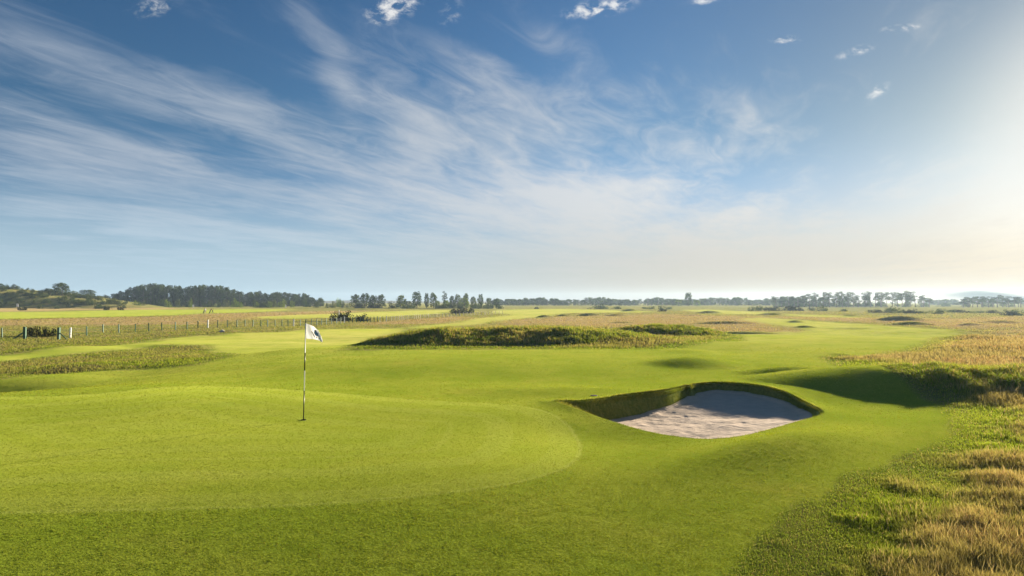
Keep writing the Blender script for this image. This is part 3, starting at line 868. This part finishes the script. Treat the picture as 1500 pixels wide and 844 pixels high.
# --- dark bushes scattered on the links
for a in ((478, 508, 458, 128, 'larger black-green gorse bush behind the fence', GORSE), (494, 521, 456, 130, 'taller right lobe of the large gorse bush by the fence', GORSE), (519, 543.5, 460.5, 129, 'smaller domed gorse bush right of the large one', GORSE),
          (655, 682, 451.5, 205, 'left half of the dark bush mound in front of the tall row', GORSE), (672, 699, 451.2, 208, 'right half of the dark bush mound in front of the tall row', GORSE),
          (36, 64, 478.5, 73, 'dark bush in the fence gap, next to the left gate post', GORSE), (58, 85, 479.5, 72.5, 'dark bush in the fence gap, next to the right gate post', GORSE),
          (24, 41, 449.5, 280, 'black bush below the white board on the left', GORSE), (150, 162, 449, 270, 'small dark bush on the brown rough left of the wood', GORSE), (172, 182, 449.3, 270, 'tiny dark bush nearest the corner of the wood', GORSE),
          (782, 791, 449.5, 320, 'small dark square bush on the middle fairway', GORSE),
          (857, 895, 447.5, 330, 'dark low bush left in the middle distance', DSHRUB), (893, 912, 448.8, 330, 'low dark bush right beside the larger middle one', DSHRUB), (940, 962, 448.8, 320, 'flat dark bush in the middle left of the round pair', DSHRUB),
          (962, 984, 448, 300, 'broad dark bush behind the round one in the middle', DSHRUB), (962, 977, 453, 235, 'round dark bush on the brown rough in the middle', GORSE)):
    bush(a[5], a[0], a[1], a[2], a[3], a[4], name='gorse_bush' if a[5] is GORSE else 'bush')
for (u0, u1, vt, Y, lab) in ((1092, 1125, 449.5, 265, 'dark bush at the left end of the right-hand hedge line'), (1118, 1150, 449.8, 265, 'second dark bush of the right-hand hedge line'), (1144, 1185, 448.8, 262, 'long dark bush in the middle of the right-hand hedge line'),
                             (1180, 1216, 449.5, 262, 'dark bush at the right end of the right-hand hedge line'), (1226, 1243, 453.2, 240, 'small dark mound of bush standing alone below the tall pines'),
                             (1273, 1300, 454.2, 205, 'left end of the long dark bush bank under the pines'), (1292, 1325, 451.5, 203, 'peaked middle of the long dark bush bank under the pines'), (1318, 1352, 453.8, 203, 'right shoulder of the long dark bush bank under the pines'),
                             (1345, 1383, 455, 203, 'low right tail of the long dark bush bank under the pines'), (1372, 1396, 453, 225, 'domed dark bush below the distant hill'), (1390, 1425, 454.5, 228, 'low green-grey bush below the gap between pine stands'),
                             (1420, 1446, 456.2, 222, 'flat dark bush left below the far right pines'), (1440, 1472, 455, 220, 'wide dark bush below the far right pines'), (1466, 1488, 455, 185, 'nearer dark bush close to the right frame edge'),
                             (1482, 1515, 454.5, 183, 'dark bush cut by the right frame edge')):
    bush(GORSE if random.random() < .5 else DSHRUB, u0 - 2, u1 + 2, vt - .8, Y, lab, 'dark bushes under the right-hand pines', name='gorse_bush', deep=.5)

# ------------------------------------------------------------------ flagstick
M_WHITE = plain('white_paint', (.78, .78, .76), .45, .04, 20)
M_BLACK = plain('black_paint', (.012, .012, .013), .4, .1, 20)
M_GREENP = plain('green_paint', (.020, .105, .045), .6, .25, 30)
M_DARK = plain('dark_cloth', (.018, .016, .020), .8, .2, 20)
M_BLUE = plain('blue_print', (.16, .27, .42), .8, .08, 40)
M_INK = plain('ink_print', (.07, .08, .10), .8, .1, 40)
M_PALEWOOD = plain('pale_wood', (.42, .38, .28), .8, .2, 20)
M_WIRE = plain('wire', (.10, .11, .10), .5, .1, 20, .6)
M_SKIN = plain('skin', (.42, .25, .17), .6, .05)

def flag_cloth_mat():
    m, nt, ns, lk, p = new_mat('flag_cloth')
    V = N(nt, 'ShaderNodeTexCoord').outputs['Object']
    c = mixc(nt, noise(nt, V, 30, 3), (.82, .82, .82), (.88, .88, .86))
    ns.remove(p)
    d = N(nt, 'ShaderNodeBsdfDiffuse'); t = N(nt, 'ShaderNodeBsdfTranslucent'); mx = N(nt, 'ShaderNodeMixShader'); mx.inputs[0].default_value = .6
    lk.new(c, d.inputs[0]); lk.new(c, t.inputs[0]); lk.new(d.outputs[0], mx.inputs[1]); lk.new(t.outputs[0], mx.inputs[2]); lk.new(mx.outputs[0], ns['Material Output'].inputs[0])
    return m

def build_flag():
    bx, by = flat(444.6, 615)
    bz = H1(bx, by)
    by = (CAM_Z - bz) * FPX / (615 - HOR); bx = (444.6 - 750) / FPX * by; bz = H1(bx, by)
    s = by / FPX                                   # metres per photo pixel at the stick
    root = empty('golf_flag', (bx, by, bz))
    tag(root, 'golf flagstick with black and white bands and white flag on the green', 'golf flag')
    top = Vector((3.2 * s, 0, 142 * s))
    def P(t): return top * t
    rad = .0105
    for nm, a, b, mt in (('pole', 0.0, 1.0, M_WHITE),):
        q = BM(); q.tube([P(-.06), P(.5), P(1.0)], [rad, rad, rad * .9], 12); q.done(nm, mt, root)
    for a, b in ((0.0, 43 / 142), (72.5 / 142, 98.5 / 142)):
        q = BM(); q.tube([P(a), P(b)], [rad * 1.12] * 2, 12); q.done('band', M_BLACK, root)
    q = BM(); q.tube([P(1.0), P(1.0) + Vector((0, 0, .012)), P(1.0) + Vector((0, 0, .02))], [.014, .014, .006], 10); q.done('cap', M_BLACK, root)
    q = BM()
    seg = 24                                     # the cup: a ring sunk in the turf
    for k in range(seg):
        t0, t1 = 2 * math.pi * k / seg, 2 * math.pi * (k + 1) / seg
        f = [q.b.verts.new((math.cos(t) * r_, math.sin(t) * r_, z_)) for t, r_, z_ in ((t0, .056, .012), (t1, .056, .012), (t1, .054, -.10), (t0, .054, -.10))]
        q.b.faces.new(f)
        f = [q.b.verts.new((math.cos(t) * r_, math.sin(t) * r_, .012)) for t, r_ in ((t0, .056), (t1, .056), (t1, .060), (t0, .060))]
        q.b.faces.new(f)
    q.done('cup', M_DARK, root)
    # the flag: a cloth sheet hanging from the top, drooping at its fly end
    nu, nv = 28, 20
    def edge_top(t):   return np.array([np.interp(t, [0, .2, .45, .7, .9, 1], [0, 4.5, 12, 18, 22, 24.8]), np.interp(t, [0, .2, .45, .7, .9, 1], [0, 1.4, 4.6, 10, 18, 25])])
    def edge_bot(t):   return np.array([np.interp(t, [0, .3, .6, .85, 1], [0, 7, 14, 20.5, 23.2]), np.interp(t, [0, .3, .6, .85, 1], [21.8, 22.6, 23.2, 24.4, 27.4])])
    def pt(u, v, off=0.0):
        a, b = edge_top(u), edge_bot(u)
        p = a * (1 - v) + b * v
        yy = (.030 * math.sin(u * 5.2 + v * 1.3) + .022 * math.sin(u * 9 - v * 3.5)) * min(1, u * 2.5) - off
        return top + Vector((.008 + p[0] * s, yy, -.012 - p[1] * s))
    q = bmesh.new()
    g = [[q.verts.new(pt(i / nu, j / nv)) for j in range(nv + 1)] for i in range(nu + 1)]
    for i in range(nu):
        for j in range(nv):
            f = q.faces.new((g[i][j], g[i + 1][j], g[i + 1][j + 1], g[i][j + 1])); f.smooth = True
    me = bpy.data.meshes.new('flag'); q.to_mesh(me); q.free(); me.materials.append(flag_cloth_mat())
    fl = link('flag', me, root)
    sol = fl.modifiers.new('cloth', 'SOLIDIFY'); sol.thickness = .0016; sol.offset = 0
    # printed emblem, following the cloth on both sides: a blue shape with dark strokes
    def print_shape(name, poly, mat, off):
        P_ = np.array(poly); c = P_.mean(0)
        b_ = bmesh.new()
        lo, hi = P_.min(0), P_.max(0); m_ = 14
        vs = {}
        for i in range(m_ + 1):
            for j in range(m_ + 1):
                uu, vv = lo + (hi - lo) * np.array((i / m_, j / m_))
                vs[i, j] = (uu, vv)
        for sgn in (1, -1):
            cache = {}
            for i in range(m_):
                for j in range(m_):
                    cc = (np.array(vs[i, j]) + np.array(vs[i + 1, j + 1])) / 2
                    if poly_sd(np.array([cc[0]]), np.array([cc[1]]), P_)[0] > 0:
                        k = []
                        for a in ((i, j), (i + 1, j), (i + 1, j + 1), (i, j + 1)):
                            if a not in cache: cache[a] = b_.verts.new(pt(*vs[a], off * sgn))
                            k.append(cache[a])
                        b_.faces.new(k)
        me_ = bpy.data.meshes.new(name); b_.to_mesh(me_); b_.free(); me_.materials.append(mat)
        return link(name, me_, fl)
    print_shape('emblem', [(.50, .22), (.62, .16), (.74, .30), (.80, .46), (.70, .62), (.56, .62), (.46, .50), (.47, .36)], M_BLUE, .0026)
    print_shape('emblem_stroke', [(.46, .30), (.52, .18), (.61, .12), (.65, .18), (.58, .20), (.53, .26), (.53, .34), (.48, .37)], M_INK, .0034)
    print_shape('emblem_stroke', [(.29, .45), (.33, .42), (.58, .80), (.54, .84), (.42, .68)], M_INK, .0030)
    print_shape('emblem_stroke', [(.64, .70), (.70, .66), (.73, .80), (.66, .86)], M_INK, .0030)
    print_shape('emblem_stroke', [(.75, .70), (.80, .66), (.86, .74), (.80, .90), (.75, .88), (.80, .78)], M_BLUE, .0030)
build_flag()

# ------------------------------------------------------------------ fence and posts
def on_line(u):
    v = interp([(-80, 500), (3, 495), (36, 496.5), (86, 497), (106, 494), (127, 491.5), (151, 489), (198, 487), (257, 484.5), (290, 482), (333, 480.5), (382, 478.5), (422, 477), (456, 475.5), (485, 474), (505, 472.5), (566, 471), (600, 467.5), (645, 464.5), (690, 462), (740, 459.5)], u)
    Y = 3800 / (v - HOR); X = (u - 750) / FPX * Y
    return X, Y, H1(X, Y)

def post_mesh(w, h, mat, name='post', capped=True):
    b = BM(); b.box((0, 0, h / 2 - .1), (w, w, h + .2), bev=w * .12)
    o = b.done(name, mat); me = o.data
    bpy.data.objects.remove(o)
    return me
PM = post_mesh(.11, 1.02, M_GREENP); PT = post_mesh(.24, 1.22, M_GREENP); PF = post_mesh(.12, .95, M_PALEWOOD); PW = post_mesh(.15, 1.12, M_WHITE, 'marker_post')

def wire_part(pts, heights, root, origin):
    b = BM()
    for hh in heights:
        b.tube([(p[0] - origin[0], p[1] - origin[1], p[2] - origin[2] + hh) for p in pts], .006, 4)
    return b.done('wire', M_WIRE, root)

def fence(us, label, posts, thick=(), heights=(.35, .62, .9), braces=()):
    pts = [on_line(u) for u in us]
    o0 = pts[0]
    root = empty('wire_fence', o0); tag(root, label, 'fence')
    for u, p in zip(us, pts):
        q = link('post', PT if u in thick else posts, root)
        q.location = (p[0] - o0[0], p[1] - o0[1], p[2] - o0[2]); q.rotation_euler = (random.uniform(-.03, .03), random.uniform(-.03, .03), random.uniform(-.4, .4))
        if u in thick: q['label'] = 'thick green gate post'
    for u, dx, sh in braces:
        p = on_line(u)
        b = BM()
        a = Vector((p[0] - o0[0], p[1] - o0[1], p[2] - o0[2] + .75)); e = a + Vector((dx, sh, -.72))
        b.tube([a, e], .05, 6); b.done('brace', M_GREENP, root)
    wire_part(pts, heights, root, o0)
    return root
fence([-62, -40, -18, 3, 36], 'short run of green post fence left of the gate gap', PM, (36,), braces=((36, -.95, -.25), (36, -.7, -.5)))
fence([86, 127, 151, 174, 198, 218, 237, 257, 274, 290, 319, 333, 347, 359, 370.5, 382, 392, 403, 413, 422, 440, 448, 456, 464, 471, 478, 485.5, 493, 499, 511, 516.5, 522, 528, 533, 538, 543, 548, 553, 561],
      'long green post and wire fence crossing the rough on the left', PM, (86,), braces=((86, .95, -.2),))
fence([570 + 3.05 * k for k in range(25)] + [648 + 5.2 * k for k in range(18)], 'far fence of pale sunlit posts running towards the middle', PF)
for u, lab in ((106, 'white post just right of the gate gap'), (306, 'white post in the fence well left of the flag'), (431, 'white post nearest the left of the flag'), (505, 'white post in front of the large gorse bush'),
               (557, 'slimmer white post right of the small gorse bush'), (566.5, 'white post where the pale far fence begins')):
    X, Y, z = on_line(u)
    o = link('marker_post', PW); o.location = (X, Y - .35, z - .02); o.rotation_euler = (0, R(1.5), .2)
    if u == 557: o.scale = (.75, .75, .9)
    tag(o, lab, 'post', 'white boundary posts')
X, Y, z = on_line(499.5)
o = link('marker_post', PW); X2, Y2 = -.2485 * 131, 131.0
o.location = (X2, Y2 - 2.5, H1(X2, Y2)); o.scale = (.9, .9, 1.9); tag(o, 'tall slim white post standing in front of the gorse bush top', 'post')

def board(u, vb, vt, w, Y, label):
    X = (u - 750) / FPX * Y; z = H1(X, Y); zt = CAM_Z - (vt - HOR) / FPX * Y; zb = CAM_Z - (vb - HOR) / FPX * Y
    root = empty('sign_board', (X, Y, z)); tag(root, label, 'sign')
    W = w / FPX * Y
    b = BM(); b.box((0, 0, (zt + zb) / 2 - z), (W, .06, zt - zb), bev=.01); b.done('panel', M_WHITE, root)
    for sx in (-1, 1):
        b = BM(); b.box((sx * W * .4, .07, (zt - z) / 2 - .1), (.08, .08, zt - z), bev=.01); b.done('post', M_PALEWOOD, root)
board(25.5, 449.3, 445, 3.0, 292, 'white board standing by the black bush below the dune')
board(283, 450, 446.4, 2.2, 330, 'white board in front of the wood near the golfers')
board(418.5, 450.5, 446.5, 1.6, 330, 'slim white board among the shrubs at the right of the wood')

# small bits on the turf
def stone():
    x, y = flat(325.5, 487.5, -1.15)
    b = bmesh.new(); bmesh.ops.create_icosphere(b, subdivisions=2, radius=.32)
    for v in b.verts: v.co *= 1 + .18 * math.sin(v.co.x * 9 + v.co.y * 13 + v.co.z * 7); v.co.z *= .62
    me = bpy.data.meshes.new('stone'); b.to_mesh(me); b.free(); me.materials.append(plain('stone_grey', (.55, .50, .44), .9, .2, 6))
    o = link('stone', me); o.location = (x, y, H1(x, y) + .12); tag(o, 'pale stone on the dark edge below the fence', 'stone')
stone()
def sprinkler():
    x, y = flat(870, 577, .1); z = H1(x, y)
    b = BM(); b.tube([(0, 0, -.05), (0, 0, .004), (0, 0, .008)], [.095, .095, .085], 16)
    o = b.done('sprinkler_cap', M_DARK); o.location = (x, y, z + .008); tag(o, 'small dark round sprinkler cap in the turf above the bunker', 'sprinkler cap')
sprinkler()

# ------------------------------------------------------------------ people
def person(name_label, X, Y, rz, joints, radii, edges, mats, bands, group=None, hat=None):
    """one skinned body; bands colour it by height: [(z_from, material index)]"""
    me = bpy.data.meshes.new('person'); me.from_pydata(joints, edges, []); me.update()
    o = link('person', me)
    sk = o.modifiers.new('skin', 'SKIN'); sb = o.modifiers.new('smooth', 'SUBSURF'); sb.levels = sb.render_levels = 1
    for i, v in enumerate(me.skin_vertices[0].data):
        v.radius = radii[i]; v.use_root = (i == 0)
    dg = bpy.context.evaluated_depsgraph_get(); dg.update()
    nm = bpy.data.meshes.new_from_object(o.evaluated_get(dg))
    o.modifiers.clear(); o.data = nm; nm.name = 'person'
    nm.materials.clear()
    for m in mats: nm.materials.append(m)
    for p in nm.polygons:
        z = p.center.z
        mi = 0
        for zf, k in bands:
            if z >= zf: mi = k
        p.material_index = mi; p.use_smooth = True
    o.location = (X, Y, H1(X, Y)); o.rotation_euler = (0, 0, rz)
    return tag(o, name_label, 'person', group)

def figure(lean=0.0, stride=.18, reach=0.0):
    L = lean
    hip = (0, 0, .92); chest = (0, -.42 * L, 1.32 - .16 * L); neck = (0, -.55 * L, 1.50 - .22 * L); head = (0, -.66 * L - .02, 1.64 - .28 * L); crown = (0, -.68 * L - .02, 1.75 - .30 * L)
    J = [hip, chest, neck, head, crown]; Rr = [(.15, .12), (.18, .13), (.06, .06), (.095, .105), (.07, .08)]
    E = [(0, 1), (1, 2), (2, 3), (3, 4)]
    for s in (-1, 1):
        k = len(J)
        J += [(s * .11, 0, .86), (s * .12, s * stride * .5, .48), (s * .12, s * stride + .02, .07), (s * .12, s * stride - .14, .04)]
        Rr += [(.10, .10), (.065, .07), (.045, .05), (.045, .035)]
        E += [(0, k), (k, k + 1), (k + 1, k + 2), (k + 2, k + 3)]
        k = len(J)
        cy, cz = chest[1], chest[2]
        J += [(s * .21, cy, cz + .08), (s * .25, cy - .05 - reach * .2, cz - .22), (s * .22, cy - .12 - reach * .4, cz - .46 + reach * .15)]
        Rr += [(.07, .07), (.05, .05), (.035, .035)]
        E += [(1, k), (k, k + 1), (k + 1, k + 2)]
    return J, Rr, E

M_SHIRT = plain('pale_shirt', (.55, .52, .50), .8, .08); M_RED = plain('dark_red_jumper', (.16, .035, .03), .8, .1); M_TROU = plain('dark_trousers', (.03, .028, .03), .8, .1); M_TAN = plain('tan_trousers', (.33, .27, .2), .8, .1)
def ground_at(u, v):
    P = ray_ground([(u, v)])[0]; return float(P[0]), float(P[1])
def at(u, v, z=FAR_Z): return flat(u, v, z)
x, y = at(300.8, 459.3)
J, Rr, E = figure(.05, .12)
person('golfer in a pale top standing left of the other golfer on the far fairway', x, y, R(60), J, Rr, E, [M_TAN, M_SHIRT, M_SKIN], [(.92, 1), (1.5, 2)], 'golfers on the left fairway')
x2, y2 = at(311.5, 458.8)
J, Rr, E = figure(.95, .2, .8)
person('golfer in dark red bending forward on the far fairway', x2, y2, R(-65), J, Rr, E, [M_TROU, M_RED, M_SKIN], [(.9, 1), (1.36, 2)], 'golfers on the left fairway')

def golf_bag(x, y, label, tilt, rz):
    z = H1(x, y)
    root = empty('golf_bag', (x, y, z), rz); tag(root, label, 'golf bag')
    d = Vector((math.sin(tilt), 0, math.cos(tilt)))
    b = BM(); b.tube([d * .05, d * .10, d * .5, d * .92, d * .95], [.11, .14, .13, .15, .15], 12); b.done('bag', M_DARK, root)
    for k in range(5):
        a = k * 1.26
        q = Vector((math.cos(a) * .07, math.sin(a) * .07, 0))
        b = BM(); b.tube([d * .8 + q, d * 1.18 + q * 1.3, d * 1.22 + q * 1.3 + Vector((.05, 0, 0))], [.012, .012, .03], 6); b.done('club', M_WIRE, root)
    for s in (-1, 1):
        b = BM(); b.tube([d * .75 + Vector((0, s * .1, 0)), (-.10, s * .30, .0)], .012, 6); b.done('leg', M_WIRE, root)
golf_bag(x - .35, y - .5, 'dark golf bag beside the golfer in the pale top', .2, .6)
golf_bag(x2 - .9, y2 - .3, 'dark golf bag beside the bending golfer', .35, .2)
for u, lab, mt in ((667.6, 'left of two dark walkers in front of the dark bush mound', M_DARK), (672.6, 'right of two dark walkers in front of the dark bush mound', M_TROU)):
    x, y = at(u, 462)
    J, Rr, E = figure(.05, .2)
    person(lab, x, y, R(20), J, Rr, E, [M_TROU, mt, M_SKIN], [(.9, 1), (1.52, 2)], 'walkers by the bush')

# ------------------------------------------------------------------ hills on the horizon
def build_hills():
    nx, ny = 260, 24
    X, Yg = np.meshgrid(np.linspace(-1500, 1500, nx), np.linspace(1150, 1480, ny))
    x, y = X.ravel(), Yg.ravel()
    u = 750 + FPX * x / 1300
    def peak(c, w, h): return h * np.exp(-((u - c) / w) ** 2)
    prof = (4 + 4.0 * fbm(u / 160, u * 0, 5, 3) + peak(1430, 60, 27) + peak(1500, 110, 15) + peak(1360, 80, 6) + peak(545, 90, 3.5) + peak(1150, 140, 4) + peak(1660, 160, 16)) * .62
    prof = prof * (1 + .10 * fbm(x / 60, y / 60, 9, 4))
    z = FAR_Z - .5 + np.maximum(prof + 1.5, 0) * np.sin(np.pi * np.clip((y - 1150) / 330, 0, 1)) ** .8
    i = np.arange(ny - 1)[:, None] * nx + np.arange(nx - 1)[None, :]
    F = np.stack([i, i + 1, i + nx + 1, i + nx], -1).reshape(-1, 4)
    me = np_mesh('hills', np.stack([x, y, z], 1), F, smooth=True)
    tag(link('hills', me, mat=plain('hill_heath', (.07, .075, .045), .95, .3, .02)), 'low distant hills along the horizon', kind='structure')
build_hills()

# ------------------------------------------------------------------ haze
def build_haze():
    b = BM(); b.box((0, 650, 8.6), (3400, 1900, 23.2))
    m = bpy.data.materials.new('haze_air'); m.use_nodes = True
    nt = m.node_tree; nt.nodes.clear()
    out = nt.nodes.new('ShaderNodeOutputMaterial'); v = nt.nodes.new('ShaderNodeVolumePrincipled')
    v.inputs['Color'].default_value = (.58, .78, 1.0, 1); v.inputs['Density'].default_value = .00021; v.inputs['Anisotropy'].default_value = .37
    nt.links.new(v.outputs[0], out.inputs['Volume'])
    o = b.done('haze', m); tag(o, 'thin evening haze over the links', kind='stuff')
build_haze()

# ------------------------------------------------------------------ sky, sun, camera
sun_dir = Vector((math.sin(R(SUN_AZ)) * math.cos(R(SUN_EL)), math.cos(R(SUN_AZ)) * math.cos(R(SUN_EL)), math.sin(R(SUN_EL))))
def build_world():
    w = bpy.data.worlds.new('World'); scene.world = w; w.use_nodes = True
    nt = w.node_tree; ns, lk = nt.nodes, nt.links
    bg = ns['Background']
    sky = N(nt, 'ShaderNodeTexSky', sky_type='NISHITA'); sky.sun_disc = False
    sky.sun_elevation = R(SUN_EL); sky.sun_rotation = R(SUN_AZ); sky.air_density = 1.0; sky.dust_density = .6; sky.ozone_density = 2.5
    tc = N(nt, 'ShaderNodeTexCoord'); D = tc.outputs['Generated']
    sp = N(nt, 'ShaderNodeSeparateXYZ'); lk.new(D, sp.inputs[0])
    dx, dy, dz = sp.outputs
    # base sky, deepened away from the horizon
    S = .037
    base = N(nt, 'ShaderNodeVectorMath', op='SCALE'); lk.new(sky.outputs[0], base.inputs[0]); base.inputs['Scale'].default_value = S
    g = N(nt, 'ShaderNodeGamma'); lk.new(base.outputs[0], g.inputs[0]); g.inputs[1].default_value = 1.15
    hs = N(nt, 'ShaderNodeHueSaturation'); lk.new(g.outputs[0], hs.inputs['Color']); hs.inputs['Saturation'].default_value = 1.10; hs.inputs['Value'].default_value = 1.0
    tint = mixc(nt, smap(nt, dz, .26, .0), (.84, 1.0, 1.12), (.90, 1.02, 1.55))
    base = mixc(nt, 1.0, hs.outputs[0], tint, 'MULTIPLY')
    sd = N(nt, 'ShaderNodeVectorMath', op='DOT_PRODUCT'); lk.new(D, sd.inputs[0]); sd.inputs[1].default_value = sun_dir
    ang = math_(nt, 'MULTIPLY', math_(nt, 'ARCCOSINE', sd.outputs['Value']), 180 / math.pi)
    dim = N(nt, 'ShaderNodeVectorMath', op='SCALE'); lk.new(base, dim.inputs[0]); lk.new(smap(nt, ang, 4, 40, .50, 1.0), dim.inputs['Scale'])
    base = dim.outputs[0]
    # cirrus plane
    zz = math_(nt, 'MAXIMUM', dz, .012)
    za = math_(nt, 'ADD', zz, .02)
    phi = math.atan(.38)
    c, s = math.cos(phi), math.sin(phi)
    b = math_(nt, 'DIVIDE', math_(nt, 'SUBTRACT', math_(nt, 'MULTIPLY', dx, c), math_(nt, 'MULTIPLY', dy, s)), za)
    a = math_(nt, 'DIVIDE', math_(nt, 'ADD', math_(nt, 'MULTIPLY', dx, s), math_(nt, 'MULTIPLY', dy, c)), za)
    cb = N(nt, 'ShaderNodeCombineXYZ'); lk.new(a, cb.inputs[0]); lk.new(b, cb.inputs[1])
    P = cb.outputs[0]
    # banks and streaks of cirrus: (column, row, half length, half width, tilt, weight) as directions from the links
    dyp = math_(nt, 'MAXIMUM', dy, .06)
    uv = N(nt, 'ShaderNodeCombineXYZ'); lk.new(math_(nt, 'DIVIDE', dx, dyp), uv.inputs[0]); lk.new(math_(nt, 'DIVIDE', dz, dyp), uv.inputs[1])
    wv = N(nt, 'ShaderNodeTexNoise'); lk.new(P, wv.inputs[0]); wv.inputs['Scale'].default_value = .9; wv.inputs['Detail'].default_value = 3
    wsub = N(nt, 'ShaderNodeVectorMath', op='SUBTRACT'); lk.new(wv.outputs['Color'], wsub.inputs[0]); wsub.inputs[1].default_value = (.5, .5, .5)
    wsc = N(nt, 'ShaderNodeVectorMath', op='SCALE'); lk.new(wsub.outputs[0], wsc.inputs[0]); wsc.inputs['Scale'].default_value = .10
    wadd = N(nt, 'ShaderNodeVectorMath', op='ADD'); lk.new(uv.outputs[0], wadd.inputs[0]); lk.new(wsc.outputs[0], wadd.inputs[1])
    def ell(src, u, v, la, lb, ang, wgt):
        m = N(nt, 'ShaderNodeMapping', vector_type='TEXTURE'); lk.new(src, m.inputs[0])
        m.inputs['Location'].default_value = ((u - 750) / FPX, (HOR - v) / FPX, 0); m.inputs['Rotation'].default_value = (0, 0, R(-ang)); m.inputs['Scale'].default_value = (la / FPX, lb / FPX, 1)
        sx = N(nt, 'ShaderNodeVectorMath', op='MULTIPLY'); lk.new(m.outputs[0], sx.inputs[0]); sx.inputs[1].default_value = (1, 1, 0)
        ln = N(nt, 'ShaderNodeVectorMath', op='LENGTH'); lk.new(sx.outputs[0], ln.inputs[0])
        return smap(nt, ln.outputs['Value'], 1.5, .1, 0, wgt)
    cov = None
    for e in [(140, 85, 260, 46, 25, .62), (430, 200, 220, 50, 25, .44), (470, 60, 130, 26, 62, .34), (690, 250, 330, 78, 19, .48), (450, 292, 460, 40, 12, .52), (110, 250, 260, 40, 9, .60),
              (160, 318, 380, 30, 6, .56), (900, 335, 420, 58, 10, .46), (1010, 250, 170, 52, -28, .16), (920, 270, 220, 60, -16, .26), (1070, 215, 80, 22, -60, .2), (880, 100, 160, 34, 18, .34), (760, 190, 200, 50, 25, .34), (1110, 300, 120, 26, -25, .38), (690, 105, 130, 30, 30, .46), (560, 110, 120, 60, 40, .26), (330, 140, 120, 40, 25, .25), (230, 378, 360, 12, 3, .62), (120, 404, 220, 5, 2, .5), (520, 395, 260, 6, 1, .45), (860, 170, 150, 50, 15, .30),
              (60, 180, 200, 40, 12, .34), (1300, 330, 300, 70, -8, .40), (430, 355, 420, 24, 5, .48), (620, 195, 60, 40, 45, .30), (1200, 380, 420, 30, 0, .3)]:
        q = ell(wadd.outputs[0], *e); cov = q if cov is None else math_(nt, 'ADD', cov, q)
    st = noise(nt, P, 1.0, 8, .57, .5, (.42, 1.5, 1))
    st2 = noise(nt, P, 3.6, 8, .63, 1.1, (.50, 1.3, 1))
    tex = math_(nt, 'ADD', math_(nt, 'MULTIPLY', st, .6), math_(nt, 'MULTIPLY', st2, .4))
    den = smap(nt, math_(nt, 'ADD', math_(nt, 'MULTIPLY', math_(nt, 'SUBTRACT', tex, .5), 2.35), math_(nt, 'MULTIPLY', cov, .92)), .0, 1.12)
    den = math_(nt, 'MULTIPLY', den, .74)
    pc = None
    for e in [(575, 12, 46, 22, -20, 1), (878, 12, 56, 14, -10, 1), (1150, 57, 24, 8, 0, 1), (1318, 42, 30, 7, -6, .9), (1256, 75, 34, 8, -18, .8), (1285, 135, 24, 10, -30, .7), (225, 10, 42, 16, -15, .6), (1030, 2, 26, 6, 0, .7), (660, 20, 30, 20, -60, .4)]:
        q = ell(uv.outputs[0], *e); pc = q if pc is None else math_(nt, 'ADD', pc, q)
    pf = noise(nt, uv.outputs[0], 42, 6, .65, .3, (1, 1.5, 1))
    puff = smap(nt, math_(nt, 'MULTIPLY', pc, math_(nt, 'MULTIPLY_ADD', pf, 5.0, -2.05)), .05, 1.1, 0, .7)
    # brightness of clouds: lit by the low sun
    near = smap(nt, ang, 75, 20)
    ccol = mixc(nt, near, (.158, .176, .200), (.29, .275, .25))
    col1 = mixc(nt, den, base, ccol)
    col1 = mixc(nt, puff, col1, (.34, .33, .31))
    # pale veil low over the horizon
    veil = smap(nt, dz, .19, .0)
    vcol = mixc(nt, smap(nt, ang, 70, 25), (.150, .205, .245), (.175, .163, .145))
    col1 = mixc(nt, math_(nt, 'MULTIPLY', veil, .93), col1, vcol)
    # aureole round the sun
    gl = math_(nt, 'POWER', smap(nt, ang, 15, 3), 1.8)
    col1 = mixc(nt, math_(nt, 'MULTIPLY', gl, .95), col1, (.272, .268, .258))
    lk.new(col1, bg.inputs[0])
    bg.inputs[1].default_value = 1.0
build_world()

L = bpy.data.lights.new('sun', 'SUN'); L.energy = 5.0; L.angle = R(.5); L.color = (1.0, .87, .66)
lo = bpy.data.objects.new('sun', L); col.objects.link(lo)
lo.rotation_euler = sun_dir.to_track_quat('Z', 'Y').to_euler(); lo.location = (60, 60, 60)

cam = bpy.data.cameras.new('camera'); co = bpy.data.objects.new('camera', cam); col.objects.link(co)
co.location = (0, 0, CAM_Z); co.rotation_euler = (R(90), 0, 0)
cam.sensor_width = 36; cam.lens = 36 * FPX / 1500; cam.shift_y = (HOR - 422) / 1500
cam.clip_start = .05; cam.clip_end = 9000
scene.camera = co

scene.render.engine = 'CYCLES'
cy = scene.cycles
cy.use_denoising = True; cy.denoiser = 'OPENIMAGEDENOISE'; cy.denoising_prefilter = 'ACCURATE'
cy.max_bounces = 5; cy.diffuse_bounces = 2; cy.glossy_bounces = 1; cy.transmission_bounces = 2; cy.transparent_max_bounces = 4; cy.volume_bounces = 0
cy.use_adaptive_sampling = False
scene.view_settings.view_transform = 'Standard'; scene.view_settings.look = 'None'
scene.view_settings.exposure = 1.70; scene.view_settings.gamma = 1
